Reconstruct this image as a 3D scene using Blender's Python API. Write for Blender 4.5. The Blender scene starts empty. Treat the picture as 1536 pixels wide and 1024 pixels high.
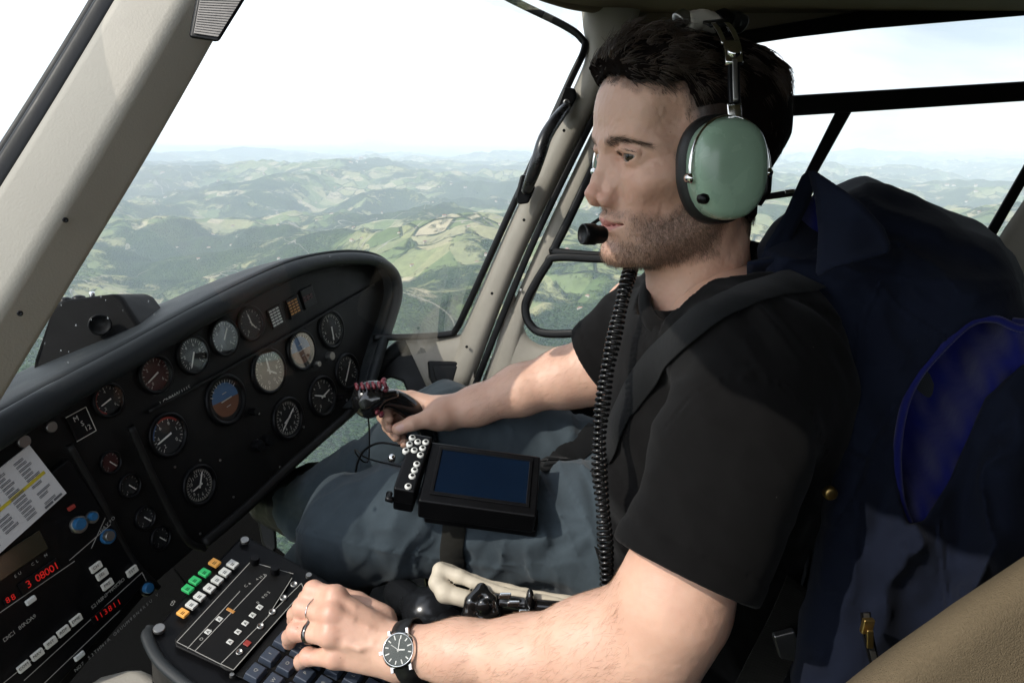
EXPO = .57; SKYS = .125; SUNS = 2.2; HAZE = 0.8e-4
import bpy, bmesh, math, random
import numpy as np
from mathutils import Vector, Matrix
random.seed(7); RNG = np.random.default_rng(11)
SC = bpy.context.scene
FPX = 1100.0; CXP = 768.0; CYP = 512.0
PITCH = math.atan(287/1100.0); CP = math.cos(PITCH); SP = math.sin(PITCH)
def c2w(c):
    c = np.asarray(c, float)
    return np.stack([c[..., 0], c[..., 2]*CP + c[..., 1]*SP, -c[..., 2]*SP + c[..., 1]*CP], -1)
def w2c(w):
    w = np.asarray(w, float)
    return np.stack([w[..., 0], w[..., 1]*SP + w[..., 2]*CP, w[..., 1]*CP - w[..., 2]*SP], -1)
def W(px, py, d):
    """point at distance d along the optical axis, seen in direction (px, py)"""
    return c2w(np.array([(px-CXP)/FPX*d, (CYP-py)/FPX*d, d]))
def WA(a):
    a = np.asarray(a, float); d = a[..., 2]
    return c2w(np.stack([(a[..., 0]-CXP)/FPX*d, (CYP-a[..., 1])/FPX*d, d], -1))
def proj(w):
    c = w2c(w); return (CXP+FPX*c[..., 0]/c[..., 2], CYP-FPX*c[..., 1]/c[..., 2], c[..., 2])
def nrm(v):
    v = np.asarray(v, float); return v/np.linalg.norm(v)

# ---------------------------------------------------------------- materials
def new_mat(name):
    m = bpy.data.materials.new(name); m.use_nodes = True
    nt = m.node_tree; b = nt.nodes['Principled BSDF']
    return m, nt, b
def N(nt, t, **kw):
    n = nt.nodes.new(t)
    for k, v in kw.items():
        if k in n.inputs.keys(): n.inputs[k].default_value = v
        else: setattr(n, k, v)
    return n
def L(nt, a, ao, b, bi): nt.links.new(a.outputs[ao], b.inputs[bi])
def mat(name, col, rough=.5, metal=0., var=.12, vscale=30., bump=.15, bscale=300., bdist=.0006, coat=0., spec=.5, rvar=.12, dust=0., sheen=0., aniso=None):
    m, nt, b = new_mat(name)
    tc = N(nt, 'ShaderNodeTexCoord')
    n1 = N(nt, 'ShaderNodeTexNoise'); n1.inputs['Scale'].default_value = vscale; n1.inputs['Detail'].default_value = 5
    L(nt, tc, 'Object', n1, 'Vector')
    mx = N(nt, 'ShaderNodeMix', data_type='RGBA')
    c = np.array(col, float)
    mx.inputs[6].default_value = (*np.clip(c*(1-var), 0, 1), 1); mx.inputs[7].default_value = (*np.clip(c*(1+var), 0, 1), 1)
    L(nt, n1, 'Fac', mx, 0)
    last = (mx, 2)
    if dust > 0:
        n3 = N(nt, 'ShaderNodeTexNoise'); n3.inputs['Scale'].default_value = vscale*.37; n3.inputs['Detail'].default_value = 8
        n3.inputs['Roughness'].default_value = .7
        L(nt, tc, 'Object', n3, 'Vector')
        r = N(nt, 'ShaderNodeMapRange'); r.inputs[1].default_value = .5; r.inputs[2].default_value = .75; r.inputs[4].default_value = dust
        L(nt, n3, 'Fac', r, 0)
        m2 = N(nt, 'ShaderNodeMix', data_type='RGBA'); m2.inputs[7].default_value = (.16, .15, .13, 1)
        L(nt, r, 0, m2, 0); nt.links.new(mx.outputs[2], m2.inputs[6]); last = (m2, 2)
    nt.links.new(last[0].outputs[last[1]], b.inputs['Base Color'])
    mr = N(nt, 'ShaderNodeMapRange'); mr.inputs[3].default_value = max(rough-rvar, .02); mr.inputs[4].default_value = min(rough+rvar, 1)
    L(nt, n1, 'Fac', mr, 0); L(nt, mr, 0, b, 'Roughness')
    b.inputs['Metallic'].default_value = metal
    b.inputs['Coat Weight'].default_value = coat
    b.inputs['Specular IOR Level'].default_value = spec
    if sheen: b.inputs['Sheen Weight'].default_value = sheen
    if bump > 0:
        n2 = N(nt, 'ShaderNodeTexNoise'); n2.inputs['Scale'].default_value = bscale; n2.inputs['Detail'].default_value = 3
        L(nt, tc, 'Object', n2, 'Vector')
        bp = N(nt, 'ShaderNodeBump'); bp.inputs['Strength'].default_value = bump; bp.inputs['Distance'].default_value = bdist
        L(nt, n2, 'Fac', bp, 'Height'); L(nt, bp, 'Normal', b, 'Normal')
    return m
def fabric(name, col, weave=1400., wamt=.35, rough=.9, var=.15, vscale=25., sheen=.15, dist=.0004, lint=0., rot=(.4, .3, .6)):
    """twill weave: two crossed wave bands + soft noise"""
    m, nt, b = new_mat(name)
    tc = N(nt, 'ShaderNodeTexCoord'); mp = N(nt, 'ShaderNodeMapping'); mp.inputs['Rotation'].default_value = rot
    L(nt, tc, 'Object', mp, 'Vector')
    w1 = N(nt, 'ShaderNodeTexWave'); w1.inputs['Scale'].default_value = weave/6.28; w1.bands_direction = 'X'; w1.inputs['Distortion'].default_value = 1.
    w2 = N(nt, 'ShaderNodeTexWave'); w2.inputs['Scale'].default_value = weave/6.28; w2.bands_direction = 'Z'; w2.inputs['Distortion'].default_value = 1.
    L(nt, mp, 'Vector', w1, 'Vector'); L(nt, mp, 'Vector', w2, 'Vector')
    ma = N(nt, 'ShaderNodeMath', operation='MULTIPLY'); L(nt, w1, 'Fac', ma, 0); L(nt, w2, 'Fac', ma, 1)
    n1 = N(nt, 'ShaderNodeTexNoise'); n1.inputs['Scale'].default_value = vscale; n1.inputs['Detail'].default_value = 7; n1.inputs['Roughness'].default_value = .65
    L(nt, tc, 'Object', n1, 'Vector')
    mx = N(nt, 'ShaderNodeMix', data_type='RGBA'); c = np.array(col, float)
    mx.inputs[6].default_value = (*np.clip(c*(1-var), 0, 1), 1); mx.inputs[7].default_value = (*np.clip(c*(1+var), 0, 1), 1)
    L(nt, n1, 'Fac', mx, 0)
    m2 = N(nt, 'ShaderNodeMix', data_type='RGBA'); m2.blend_type = 'MULTIPLY'; m2.inputs[0].default_value = wamt
    L(nt, mx, 2, m2, 6); L(nt, ma, 0, m2, 7)
    last = m2
    if lint > 0:
        v = N(nt, 'ShaderNodeTexVoronoi'); v.inputs['Scale'].default_value = 45; L(nt, tc, 'Object', v, 'Vector')
        r = N(nt, 'ShaderNodeMapRange'); r.inputs[1].default_value = .022; r.inputs[2].default_value = .012; r.inputs[3].default_value = 0; r.inputs[4].default_value = lint
        L(nt, v, 'Distance', r, 0)
        m3 = N(nt, 'ShaderNodeMix', data_type='RGBA'); m3.inputs[7].default_value = (.25, .24, .22, 1)
        L(nt, r, 0, m3, 0); L(nt, m2, 2, m3, 6); last = m3
    L(nt, last, 2, b, 'Base Color')
    b.inputs['Roughness'].default_value = rough; b.inputs['Specular IOR Level'].default_value = .12
    b.inputs['Sheen Weight'].default_value = sheen; b.inputs['Sheen Roughness'].default_value = .5
    bp = N(nt, 'ShaderNodeBump'); bp.inputs['Strength'].default_value = .4; bp.inputs['Distance'].default_value = dist
    ad = N(nt, 'ShaderNodeMath', operation='ADD'); L(nt, ma, 0, ad, 0)
    n4 = N(nt, 'ShaderNodeTexNoise'); n4.inputs['Scale'].default_value = 60; n4.inputs['Detail'].default_value = 4; L(nt, tc, 'Object', n4, 'Vector')
    m4 = N(nt, 'ShaderNodeMath', operation='MULTIPLY'); m4.inputs[1].default_value = 4.; L(nt, n4, 'Fac', m4, 0); L(nt, m4, 0, ad, 1)
    L(nt, ad, 0, bp, 'Height'); L(nt, bp, 'Normal', b, 'Normal')
    return m
def emis(name, col, s):
    m, nt, b = new_mat(name)
    b.inputs['Base Color'].default_value = (*col, 1); b.inputs['Emission Color'].default_value = (*col, 1); b.inputs['Emission Strength'].default_value = s
    tc = N(nt, 'ShaderNodeTexCoord'); n = N(nt, 'ShaderNodeTexNoise'); n.inputs['Scale'].default_value = 400; L(nt, tc, 'Object', n, 'Vector')
    r = N(nt, 'ShaderNodeMapRange'); r.inputs[3].default_value = s*.5; r.inputs[4].default_value = s*1.5; L(nt, n, 'Fac', r, 0); L(nt, r, 0, b, 'Emission Strength')
    return m
def glass_mat(name, tint=(1, 1, 1), refl=.5, streaks=0.):
    m, nt, b = new_mat(name); nt.nodes.remove(b)
    out = [n for n in nt.nodes if n.type == 'OUTPUT_MATERIAL'][0]
    tr = N(nt, 'ShaderNodeBsdfTransparent'); tr.inputs[0].default_value = (*tint, 1)
    gl = N(nt, 'ShaderNodeBsdfGlossy'); gl.inputs['Roughness'].default_value = .02
    fr = N(nt, 'ShaderNodeFresnel'); fr.inputs[0].default_value = 1.4
    mu = N(nt, 'ShaderNodeMath', operation='MULTIPLY'); mu.inputs[1].default_value = refl; L(nt, fr, 0, mu, 0)
    mi = N(nt, 'ShaderNodeMixShader'); L(nt, mu, 0, mi, 0); L(nt, tr, 0, mi, 1); L(nt, gl, 0, mi, 2)
    last = mi
    if streaks > 0:
        tc = N(nt, 'ShaderNodeTexCoord'); mp = N(nt, 'ShaderNodeMapping'); mp.inputs['Scale'].default_value = (1.6, 1.6, .8); mp.inputs['Rotation'].default_value = (0, .9, .2)
        L(nt, tc, 'Object', mp, 'Vector')
        v = N(nt, 'ShaderNodeTexVoronoi'); v.inputs['Scale'].default_value = 70; v.inputs['Randomness'].default_value = 1; L(nt, mp, 'Vector', v, 'Vector')
        r = N(nt, 'ShaderNodeMapRange'); r.inputs[1].default_value = .10; r.inputs[2].default_value = .07; r.inputs[3].default_value = 0; r.inputs[4].default_value = 1
        L(nt, v, 'Distance', r, 0)
        n = N(nt, 'ShaderNodeTexNoise'); n.inputs['Scale'].default_value = 5; L(nt, tc, 'Object', n, 'Vector')
        r2 = N(nt, 'ShaderNodeMapRange'); r2.inputs[1].default_value = .52; r2.inputs[2].default_value = .62; r2.inputs[4].default_value = streaks; L(nt, n, 'Fac', r2, 0)
        m2 = N(nt, 'ShaderNodeMath', operation='MULTIPLY'); L(nt, r, 0, m2, 0); L(nt, r2, 0, m2, 1)
        df = N(nt, 'ShaderNodeBsdfTranslucent'); df.inputs[0].default_value = (.8, .85, .85, 1)
        m3 = N(nt, 'ShaderNodeMixShader'); L(nt, m2, 0, m3, 0); L(nt, mi, 0, m3, 1); L(nt, df, 0, m3, 2); last = m3
    nt.links.new(last.outputs[0], out.inputs[0])
    return m

# ---------------------------------------------------------------- objects
def link(o): SC.collection.objects.link(o); return o
def props(o, label=None, cat=None, group=None, kind=None):
    if label: o['label'] = label
    if cat: o['category'] = cat
    if group: o['group'] = group
    if kind: o['kind'] = kind
    return o
def thing(name, label, cat, loc=(0, 0, 0), group=None):
    o = bpy.data.objects.new(name, None); link(o); o.location = [float(v) for v in loc]; o.empty_display_size = .05
    return props(o, label, cat, group)
def worldloc(o):
    v = Vector((0, 0, 0))
    while o is not None: v = v + o.location; o = o.parent
    return v
def place(o, parent):
    """mesh data is in world coordinates: shift it under its parent"""
    if parent is not None:
        o.parent = parent; o.location = -worldloc(parent)
    return o
def obj(name, me, m=None, parent=None, smooth=True, auto=None):
    o = bpy.data.objects.new(name, me); link(o); place(o, parent)
    if m is not None:
        for mm in (m if isinstance(m, (list, tuple)) else [m]): me.materials.append(mm)
    if smooth: me.polygons.foreach_set('use_smooth', [True]*len(me.polygons))
    if auto: 
        md = o.modifiers.new('ws', 'WEIGHTED_NORMAL') if auto == 'w' else None
    return o
def mesh_np(name, V, Q, T=None):
    me = bpy.data.meshes.new(name)
    V = np.asarray(V, np.float32); Q = np.asarray(Q, np.int32).reshape(-1, 4)
    nt_ = 0 if T is None else len(T)
    me.vertices.add(len(V)); me.vertices.foreach_set('co', V.ravel())
    loops = Q.ravel()
    if nt_: loops = np.concatenate([loops, np.asarray(T, np.int32).ravel()])
    me.loops.add(len(loops)); me.loops.foreach_set('vertex_index', loops)
    st = np.arange(len(Q))*4
    if nt_: st = np.concatenate([st, len(Q)*4 + np.arange(nt_)*3])
    me.polygons.add(len(st)); me.polygons.foreach_set('loop_start', st.astype(np.int32))
    me.update(calc_edges=True); me.validate()
    return me
def attr(me, name, vals):
    a = me.attributes.new(name, 'FLOAT', 'POINT'); a.data.foreach_set('value', np.asarray(vals, np.float32))

class MB:
    """mesh builder in world coordinates"""
    def __init__(s): s.v = []; s.f = []; s.mi = []
    def add(s, V, Fs, mi=0):
        o = len(s.v); s.v += [tuple(map(float, p)) for p in V]; s.f += [tuple(o+i for i in f) for f in Fs]; s.mi += [mi]*len(Fs); return s
    def box(s, c, ax, ay, az, mi=0):
        c, ax, ay, az = map(np.asarray, (c, ax, ay, az))
        V = [c+i*ax+j*ay+k*az for i in (-1, 1) for j in (-1, 1) for k in (-1, 1)]
        return s.add(V, [(0, 1, 3, 2), (4, 6, 7, 5), (0, 4, 5, 1), (2, 3, 7, 6), (0, 2, 6, 4), (1, 5, 7, 3)], mi)
    def tube(s, pts, r, n=12, closed=False, caps=True, sq=1., up=None, mi=0):
        P = np.asarray(pts, float); m = len(P); rr = np.broadcast_to(np.asarray(r, float), (m,))
        ref = None; V = []
        for i in range(m):
            t = nrm(P[(i+1) % m]-P[i-1]) if closed or 0 < i < m-1 else nrm(P[min(i+1, m-1)]-P[max(i-1, 0)])
            if up is not None: ref = np.asarray(up, float)
            elif ref is None: ref = np.array([0, 0, 1.]) if abs(t[2]) < .9 else np.array([1., 0, 0])
            a = nrm(np.cross(ref, t)); b = np.cross(t, a); 
            if up is None: ref = b
            for k in range(n):
                th = 2*math.pi*k/n; V.append(P[i]+rr[i]*(math.cos(th)*a+sq*math.sin(th)*b))
        F_ = []
        for i in range(m if closed else m-1):
            j = (i+1) % m
            for k in range(n): F_.append((i*n+k, i*n+(k+1) % n, j*n+(k+1) % n, j*n+k))
        if caps and not closed: F_.append(tuple(range(n-1, -1, -1))); F_.append(tuple((m-1)*n+k for k in range(n)))
        return s.add(V, F_, mi)
    def disc(s, c, u, v, ru, rv=None, n=28, mi=0):
        rv = rv or ru; c = np.asarray(c); V = [c+ru*math.cos(2*math.pi*k/n)*u+rv*math.sin(2*math.pi*k/n)*v for k in range(n)]
        return s.add(V, [tuple(range(n))], mi)
    def lathe(s, c, u, v, w, prof, n=32, mi=0, cap0=False, cap1=False):
        """prof = [(radius, height along w)]"""
        V = []; c = np.asarray(c)
        for (r, h) in prof:
            for k in range(n):
                t = 2*math.pi*k/n; V.append(c+r*math.cos(t)*u+r*math.sin(t)*v+h*w)
        F_ = [(i*n+k, i*n+(k+1) % n, (i+1)*n+(k+1) % n, (i+1)*n+k) for i in range(len(prof)-1) for k in range(n)]
        if cap0: F_.append(tuple(range(n-1, -1, -1)))
        if cap1: F_.append(tuple((len(prof)-1)*n+k for k in range(n)))
        return s.add(V, F_, mi)
    def poly(s, P, off=None, mi=0):
        """polygon, or prism when off (vector) is given"""
        P = [np.asarray(p, float) for p in P]; n = len(P)
        if off is None: return s.add(P, [tuple(range(n))], mi)
        off = np.asarray(off, float)
        return s.add(P+[p+off for p in P], [tuple(range(n)), tuple(range(2*n-1, n-1, -1))]+[(i, n+i, n+(i+1) % n, (i+1) % n) for i in range(n)], mi)
    def build(s, name, m, parent=None, smooth=False, bevel=0., seg=2, sub=0, ang=35):
        me = bpy.data.meshes.new(name); me.from_pydata(s.v, [], s.f)
        if isinstance(m, (list, tuple)): me.polygons.foreach_set('material_index', s.mi)
        bm = bmesh.new(); bm.from_mesh(me); bmesh.ops.recalc_face_normals(bm, faces=bm.faces); bm.to_mesh(me); bm.free()
        o = obj(name, me, m, parent, smooth=smooth or bevel > 0)
        if bevel > 0:
            b = o.modifiers.new('b', 'BEVEL'); b.width = bevel; b.segments = seg; b.limit_method = 'ANGLE'; b.angle_limit = math.radians(ang); b.harden_normals = True
        if sub: q = o.modifiers.new('s', 'SUBSURF'); q.levels = sub; q.render_levels = sub
        return o
def spline(pts, n=60, closed=False):
    """Catmull-Rom through points (any dimension)"""
    P = np.asarray(pts, float); m = len(P); out = []
    segs = m if closed else m-1; k = max(2, n//segs)
    for i in range(segs):
        p0 = P[(i-1) % m] if closed or i > 0 else 2*P[0]-P[1]; p1 = P[i]; p2 = P[(i+1) % m]
        p3 = P[(i+2) % m] if closed or i+2 < m else 2*P[-1]-P[-2]
        for j in range(k):
            t = j/k; out.append(.5*((2*p1)+(-p0+p2)*t+(2*p0-5*p1+4*p2-p3)*t*t+(-p0+3*p1-3*p2+p3)*t**3))
    if not closed: out.append(P[-1])
    return np.array(out)
def strip(mb, path, prof, nrmdir, mi=0):
    """sweep a closed cross-section prof [(side, out)] along path; out = nrmdir"""
    P = np.asarray(path, float); m = len(P); n = len(prof); V = []
    for i in range(m):
        t = nrm(P[min(i+1, m-1)]-P[max(i-1, 0)]); o = np.asarray(nrmdir[i] if np.ndim(nrmdir) == 2 else nrmdir, float)
        o = nrm(o-t*np.dot(o, t)); sd = np.cross(t, o)
        pr = prof(i/(m-1)) if callable(prof) else prof
        for (a, b) in pr: V.append(P[i]+a*sd+b*o)
    F_ = [(i*n+k, i*n+(k+1) % n, (i+1)*n+(k+1) % n, (i+1)*n+k) for i in range(m-1) for k in range(n)]
    F_ += [tuple(range(n-1, -1, -1)), tuple((m-1)*n+k for k in range(n))]
    mb.add(V, F_, mi); return mb

# ---------------------------------------------------------------- noise + SDF
def _h(i, j, k, s=0):
    i = i.astype(np.uint32); j = j.astype(np.uint32); k = k.astype(np.uint32)
    n = (i*np.uint32(374761393) + j*np.uint32(668265263) + k*np.uint32(2147483647-12345) + np.uint32((s*9781+77) & 0xffffffff))
    n = (n ^ (n >> np.uint32(13)))*np.uint32(1274126177); n = n ^ (n >> np.uint32(16)); n = n*np.uint32(2246822519); n ^= (n >> np.uint32(15))
    return (n & np.uint32(0xffff)).astype(np.float32)/32768.-1.
def noise3(p, s=0):
    p = np.asarray(p, np.float32); f = np.floor(p); t = p-f; i = f.astype(np.int64).astype(np.int32); t = t*t*(3-2*t)
    r = 0
    for a in (0, 1):
        wa = t[:, 0] if a else 1-t[:, 0]
        for b in (0, 1):
            wb = t[:, 1] if b else 1-t[:, 1]
            for c in (0, 1):
                wc = t[:, 2] if c else 1-t[:, 2]
                r = r + wa*wb*wc*_h(i[:, 0]+a, i[:, 1]+b, i[:, 2]+c, s)
    return r
def fbm(p, o=4, s=0, g=.5):
    r = 0; a = 1.; p = np.asarray(p, np.float32)
    for k in range(o): r = r+a*noise3(p, s+k); p = p*2.03+7.1; a *= g
    return r
def ell(p, c, r, R=None):
    q = p-np.asarray(c, np.float32)
    if R is not None: q = q@np.asarray(R, np.float32)
    r = np.asarray(r, np.float32); k0 = np.sqrt(((q/r)**2).sum(1)); k1 = np.sqrt(((q/r**2)**2).sum(1))+1e-9
    return k0*(k0-1)/k1
def cap(p, a, b, ra, rb=None):
    rb = ra if rb is None else rb; a = np.asarray(a, np.float32); b = np.asarray(b, np.float32)
    ba = b-a; pa = p-a; h = np.clip((pa@ba)/float(ba@ba+1e-12), 0, 1)
    return np.sqrt(((pa-h[:, None]*ba)**2).sum(1))-(ra+(rb-ra)*h)
def smin(a, b, k): h = np.maximum(k-np.abs(a-b), 0)/k; return np.minimum(a, b)-h*h*k*.25
def smax(a, b, k): return -smin(-a, -b, k)
def chain(p, pts, rs, k=.004):
    d = None
    for i in range(len(pts)-1):
        c = cap(p, pts[i], pts[i+1], rs[i], rs[i+1]); d = c if d is None else smin(d, c, k)
    return d
def polysdf(x, y, poly):
    P = np.asarray(poly, np.float32); n = len(P); d = np.full(x.shape, 1e9, np.float32); s = np.ones(x.shape, np.float32)
    for i in range(n):
        a = P[i]; b = P[i-1]; ex, ey = b-a; wx = x-a[0]; wy = y-a[1]
        t = np.clip((wx*ex+wy*ey)/(ex*ex+ey*ey+1e-12), 0, 1); bx = wx-ex*t; by = wy-ey*t; d = np.minimum(d, bx*bx+by*by)
        c1 = y >= a[1]; c2 = y < b[1]; c3 = ex*wy > ey*wx
        s = np.where((c1 & c2 & c3) | (~c1 & ~c2 & ~c3), -s, s)
    return s*np.sqrt(d)
def surfnet(f, lo, hi, h, B=8, slack=1.6):
    lo = np.asarray(lo, np.float32); hi = np.asarray(hi, np.float32)
    nb = np.ceil((hi-lo)/(h*B)).astype(int)+1; dims = nb*B
    g = np.stack(np.meshgrid(*[np.arange(k) for k in nb], indexing='ij'), -1).reshape(-1, 3)
    cen = lo+(g*B+(B-1)/2)*h
    dc = np.concatenate([f(c) for c in np.array_split(cen.astype(np.float32), max(1, len(cen)//400000))])
    D = np.repeat(np.repeat(np.repeat(dc.reshape(nb), B, 0), B, 1), B, 2).astype(np.float32)
    act = np.nonzero(np.abs(dc) < h*B*.87*slack)[0]
    D6 = D.reshape(nb[0], B, nb[1], B, nb[2], B)
    loc = np.stack(np.meshgrid(*[np.arange(B)]*3, indexing='ij'), -1).reshape(-1, 3)
    for ch in np.array_split(act, max(1, len(act)*B**3//600000)):
        if not len(ch): continue
        pts = (g[ch][:, None, :]*B+loc[None]).reshape(-1, 3)
        v = f((lo+pts*h).astype(np.float32)).astype(np.float32)
        D6[g[ch][:, 0], :, g[ch][:, 1], :, g[ch][:, 2], :] = v.reshape(len(ch), B, B, B)
    D = D6.reshape(dims); S = D < 0
    c = [(i, j, k) for i in (0, 1) for j in (0, 1) for k in (0, 1)]
    sl = lambda A, o: A[o[0]:A.shape[0]-1+o[0], o[1]:A.shape[1]-1+o[1], o[2]:A.shape[2]-1+o[2]]
    an = sl(S, c[0]).copy(); al = an.copy()
    for o in c[1:]: an |= sl(S, o); al &= sl(S, o)
    M = an & ~al; I = np.stack(np.nonzero(M), -1)
    idx = np.full(M.shape, -1, np.int32); idx[M] = np.arange(len(I))
    acc = np.zeros((len(I), 3)); cnt = np.zeros(len(I))
    val = {o: D[I[:, 0]+o[0], I[:, 1]+o[1], I[:, 2]+o[2]] for o in c}
    for o in c:
        for ax in range(3):
            if o[ax] == 0:
                q = list(o); q[ax] = 1; q = tuple(q); a = val[o]; b = val[q]; m = (a < 0) != (b < 0)
                t = a/(np.where(a == b, 1, a-b)); pos = np.array(o, float)[None]+np.zeros((len(I), 3)); pos[:, ax] += t
                acc[m] += pos[m]; cnt[m] += 1
    V = lo+(I+acc/np.maximum(cnt, 1)[:, None])*h
    Q = []
    for ax in range(3):
        A = [slice(None)]*3; Bs = [slice(None)]*3; A[ax] = slice(0, -1); Bs[ax] = slice(1, None)
        e = S[tuple(A)] != S[tuple(Bs)]; E = np.stack(np.nonzero(e), -1); b1, b2 = [(1, 2), (2, 0), (0, 1)][ax]
        ok = (E[:, b1] > 0) & (E[:, b2] > 0) & (E[:, b1] < M.shape[b1]) & (E[:, b2] < M.shape[b2]); E = E[ok]
        inside = S[tuple(E.T)]
        def at(d1, d2): G = E.copy(); G[:, b1] += d1; G[:, b2] += d2; return idx[tuple(G.T)]
        q = np.stack([at(-1, -1), at(0, -1), at(0, 0), at(-1, 0)], -1); q[~inside] = q[~inside][:, ::-1]; Q.append(q)
    Q = np.concatenate(Q); Q = Q[(Q >= 0).all(1)]
    return V, Q
def sdfmesh(name, f, lo, hi, h, m, parent=None, xf=None, slack=1.6, smooth_it=1):
    V, Q = surfnet(f, lo, hi, h, slack=slack)
    if xf is not None: V = xf(V)
    me = mesh_np(name, V, Q)
    return obj(name, me, m, parent), V
def frust(d0):
    """author in (px*s, py*s, depth) space; returns scale and map to world"""
    s = d0/FPX
    def xf(V):
        return WA(np.stack([V[:, 0]/s, V[:, 1]/s, V[:, 2]], -1))
    return s, xf
def bounds(pts, pad):
    P = np.array(pts, float); return P.min(0)-pad, P.max(0)+pad
# ================================================================ sky, sun, land, haze
SUN = nrm([-.62, -.42, .66])
world = bpy.data.worlds.new('World'); SC.world = world; world.use_nodes = True
nt = world.node_tree; bg = nt.nodes['Background']
sky = N(nt, 'ShaderNodeTexSky'); sky.sky_type = 'NISHITA'; sky.sun_disc = False
sky.sun_elevation = math.asin(SUN[2]); sky.sun_rotation = math.atan2(SUN[0], SUN[1]); sky.altitude = 900; sky.dust_density = 2.5; sky.air_density = 1.0
tc = N(nt, 'ShaderNodeTexCoord'); mp = N(nt, 'ShaderNodeMapping'); mp.inputs['Scale'].default_value = (1, 1, 3.2); L(nt, tc, 'Generated', mp, 'Vector')
n1 = N(nt, 'ShaderNodeTexNoise'); n1.inputs['Scale'].default_value = 2.4; n1.inputs['Detail'].default_value = 9; n1.inputs['Roughness'].default_value = .55; n1.inputs['Distortion'].default_value = .4; L(nt, mp, 'Vector', n1, 'Vector')
r = N(nt, 'ShaderNodeMapRange'); r.inputs[1].default_value = .36; r.inputs[2].default_value = .60; r.inputs[3].default_value = .45; r.inputs[4].default_value = 1.; L(nt, n1, 'Fac', r, 0)
mx = N(nt, 'ShaderNodeMix', data_type='RGBA'); sx_ = N(nt, 'ShaderNodeSeparateXYZ'); L(nt, tc, 'Generated', sx_, 0); rz_ = N(nt, 'ShaderNodeMapRange'); rz_.inputs[1].default_value = .12; rz_.inputs[2].default_value = .75; rz_.inputs[3].default_value = 1; rz_.inputs[4].default_value = .6; L(nt, sx_, 'Z', rz_, 0); mz_ = N(nt, 'ShaderNodeMath', operation='MULTIPLY'); L(nt, r, 0, mz_, 0); L(nt, rz_, 0, mz_, 1); L(nt, mz_, 0, mx, 0); L(nt, sky, 'Color', mx, 6); mx.inputs[7].default_value = (9.5, 10.0, 10.6, 1)
dn_ = N(nt, 'ShaderNodeVectorMath', operation='DOT_PRODUCT'); L(nt, tc, 'Generated', dn_, 0); dn_.inputs[1].default_value = (-.17, .97, .17); rh_ = N(nt, 'ShaderNodeMapRange'); rh_.inputs[1].default_value = -1; L(nt, dn_, 'Value', rh_, 0); rg_ = N(nt, 'ShaderNodeValToRGB'); e_ = rg_.color_ramp.elements; e_[0].position = 0; e_[1].position = .992; q_ = e_.new(.5); q_.color = (1.3,)*3+(1,); q_ = e_.new(.90); q_.color = (.64,)*3+(1,); q_ = e_.new(.72); q_.color = (1.,)*3+(1,); e_[0].color = (1.35,)*3+(1,); e_[len(e_)-1].color = (1.05,)*3+(1,); L(nt, rh_, 0, rg_, 0); vs_ = N(nt, 'ShaderNodeVectorMath', operation='SCALE'); L(nt, mx, 2, vs_, 0); L(nt, rg_, 0, vs_, 'Scale'); L(nt, vs_, 0, bg, 'Color'); bg.inputs['Strength'].default_value = SKYS
sl = bpy.data.lights.new('sun', 'SUN'); sl.energy = SUNS; sl.angle = math.radians(.5); sl.color = (1, .95, .86); so = bpy.data.objects.new('sun', sl); link(so)
so.rotation_euler = Vector(SUN).to_track_quat('Z', 'Y').to_euler()

GZ = -400.
def land_h(x, y):
    r = np.hypot(x, y); P = lambda s: np.stack([x/s, y/s, 0*x], -1)
    nr = np.clip((r-500)/1500, .35, 1)
    h = nr*(150*fbm(P(2000.), 5, 40, .50)+90*(1-np.abs(fbm(P(900.), 4, 50))*2)-60)+8*fbm(P(160.), 3, 60)
    rid = 1-np.abs(fbm(P(5200.), 4, 70)); far = np.clip((r-5000)/9000, 0, 1)
    h = h+far*(300*np.clip(rid-.35, 0, 1)+110*fbm(P(3500.), 4, 80))+np.clip((r-12000)/16000, 0, 1)*120
    return GZ+h-r*r/12.7e6*.4
def build_land():
    az = np.concatenate([np.linspace(-52, 52, 900), np.linspace(52, 308, 130)[1:-1]])*math.pi/180
    rr = 60*(46000/60)**(np.linspace(0, 1, 620)); A, R_ = np.meshgrid(az, rr); x = (np.sin(A)*R_).ravel(); y = (np.cos(A)*R_).ravel()
    z = np.concatenate([land_h(a, b) for a, b in zip(np.array_split(x, 8), np.array_split(y, 8))])
    n = len(az); m = len(rr); i, j = np.meshgrid(np.arange(m-1), np.arange(n), indexing='ij'); j2 = (j+1) % n
    Q = np.stack([i*n+j, (i+1)*n+j, (i+1)*n+j2, i*n+j2], -1).reshape(-1, 4)[:, ::-1]
    V = np.stack([x, y, z], -1); V = np.concatenate([V, [[0, 0, float(z[:n].mean())]]])
    T = [(n*m, k, (k+1) % n) for k in range(n)]
    return mesh_np('ground', V, Q, T)
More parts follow.
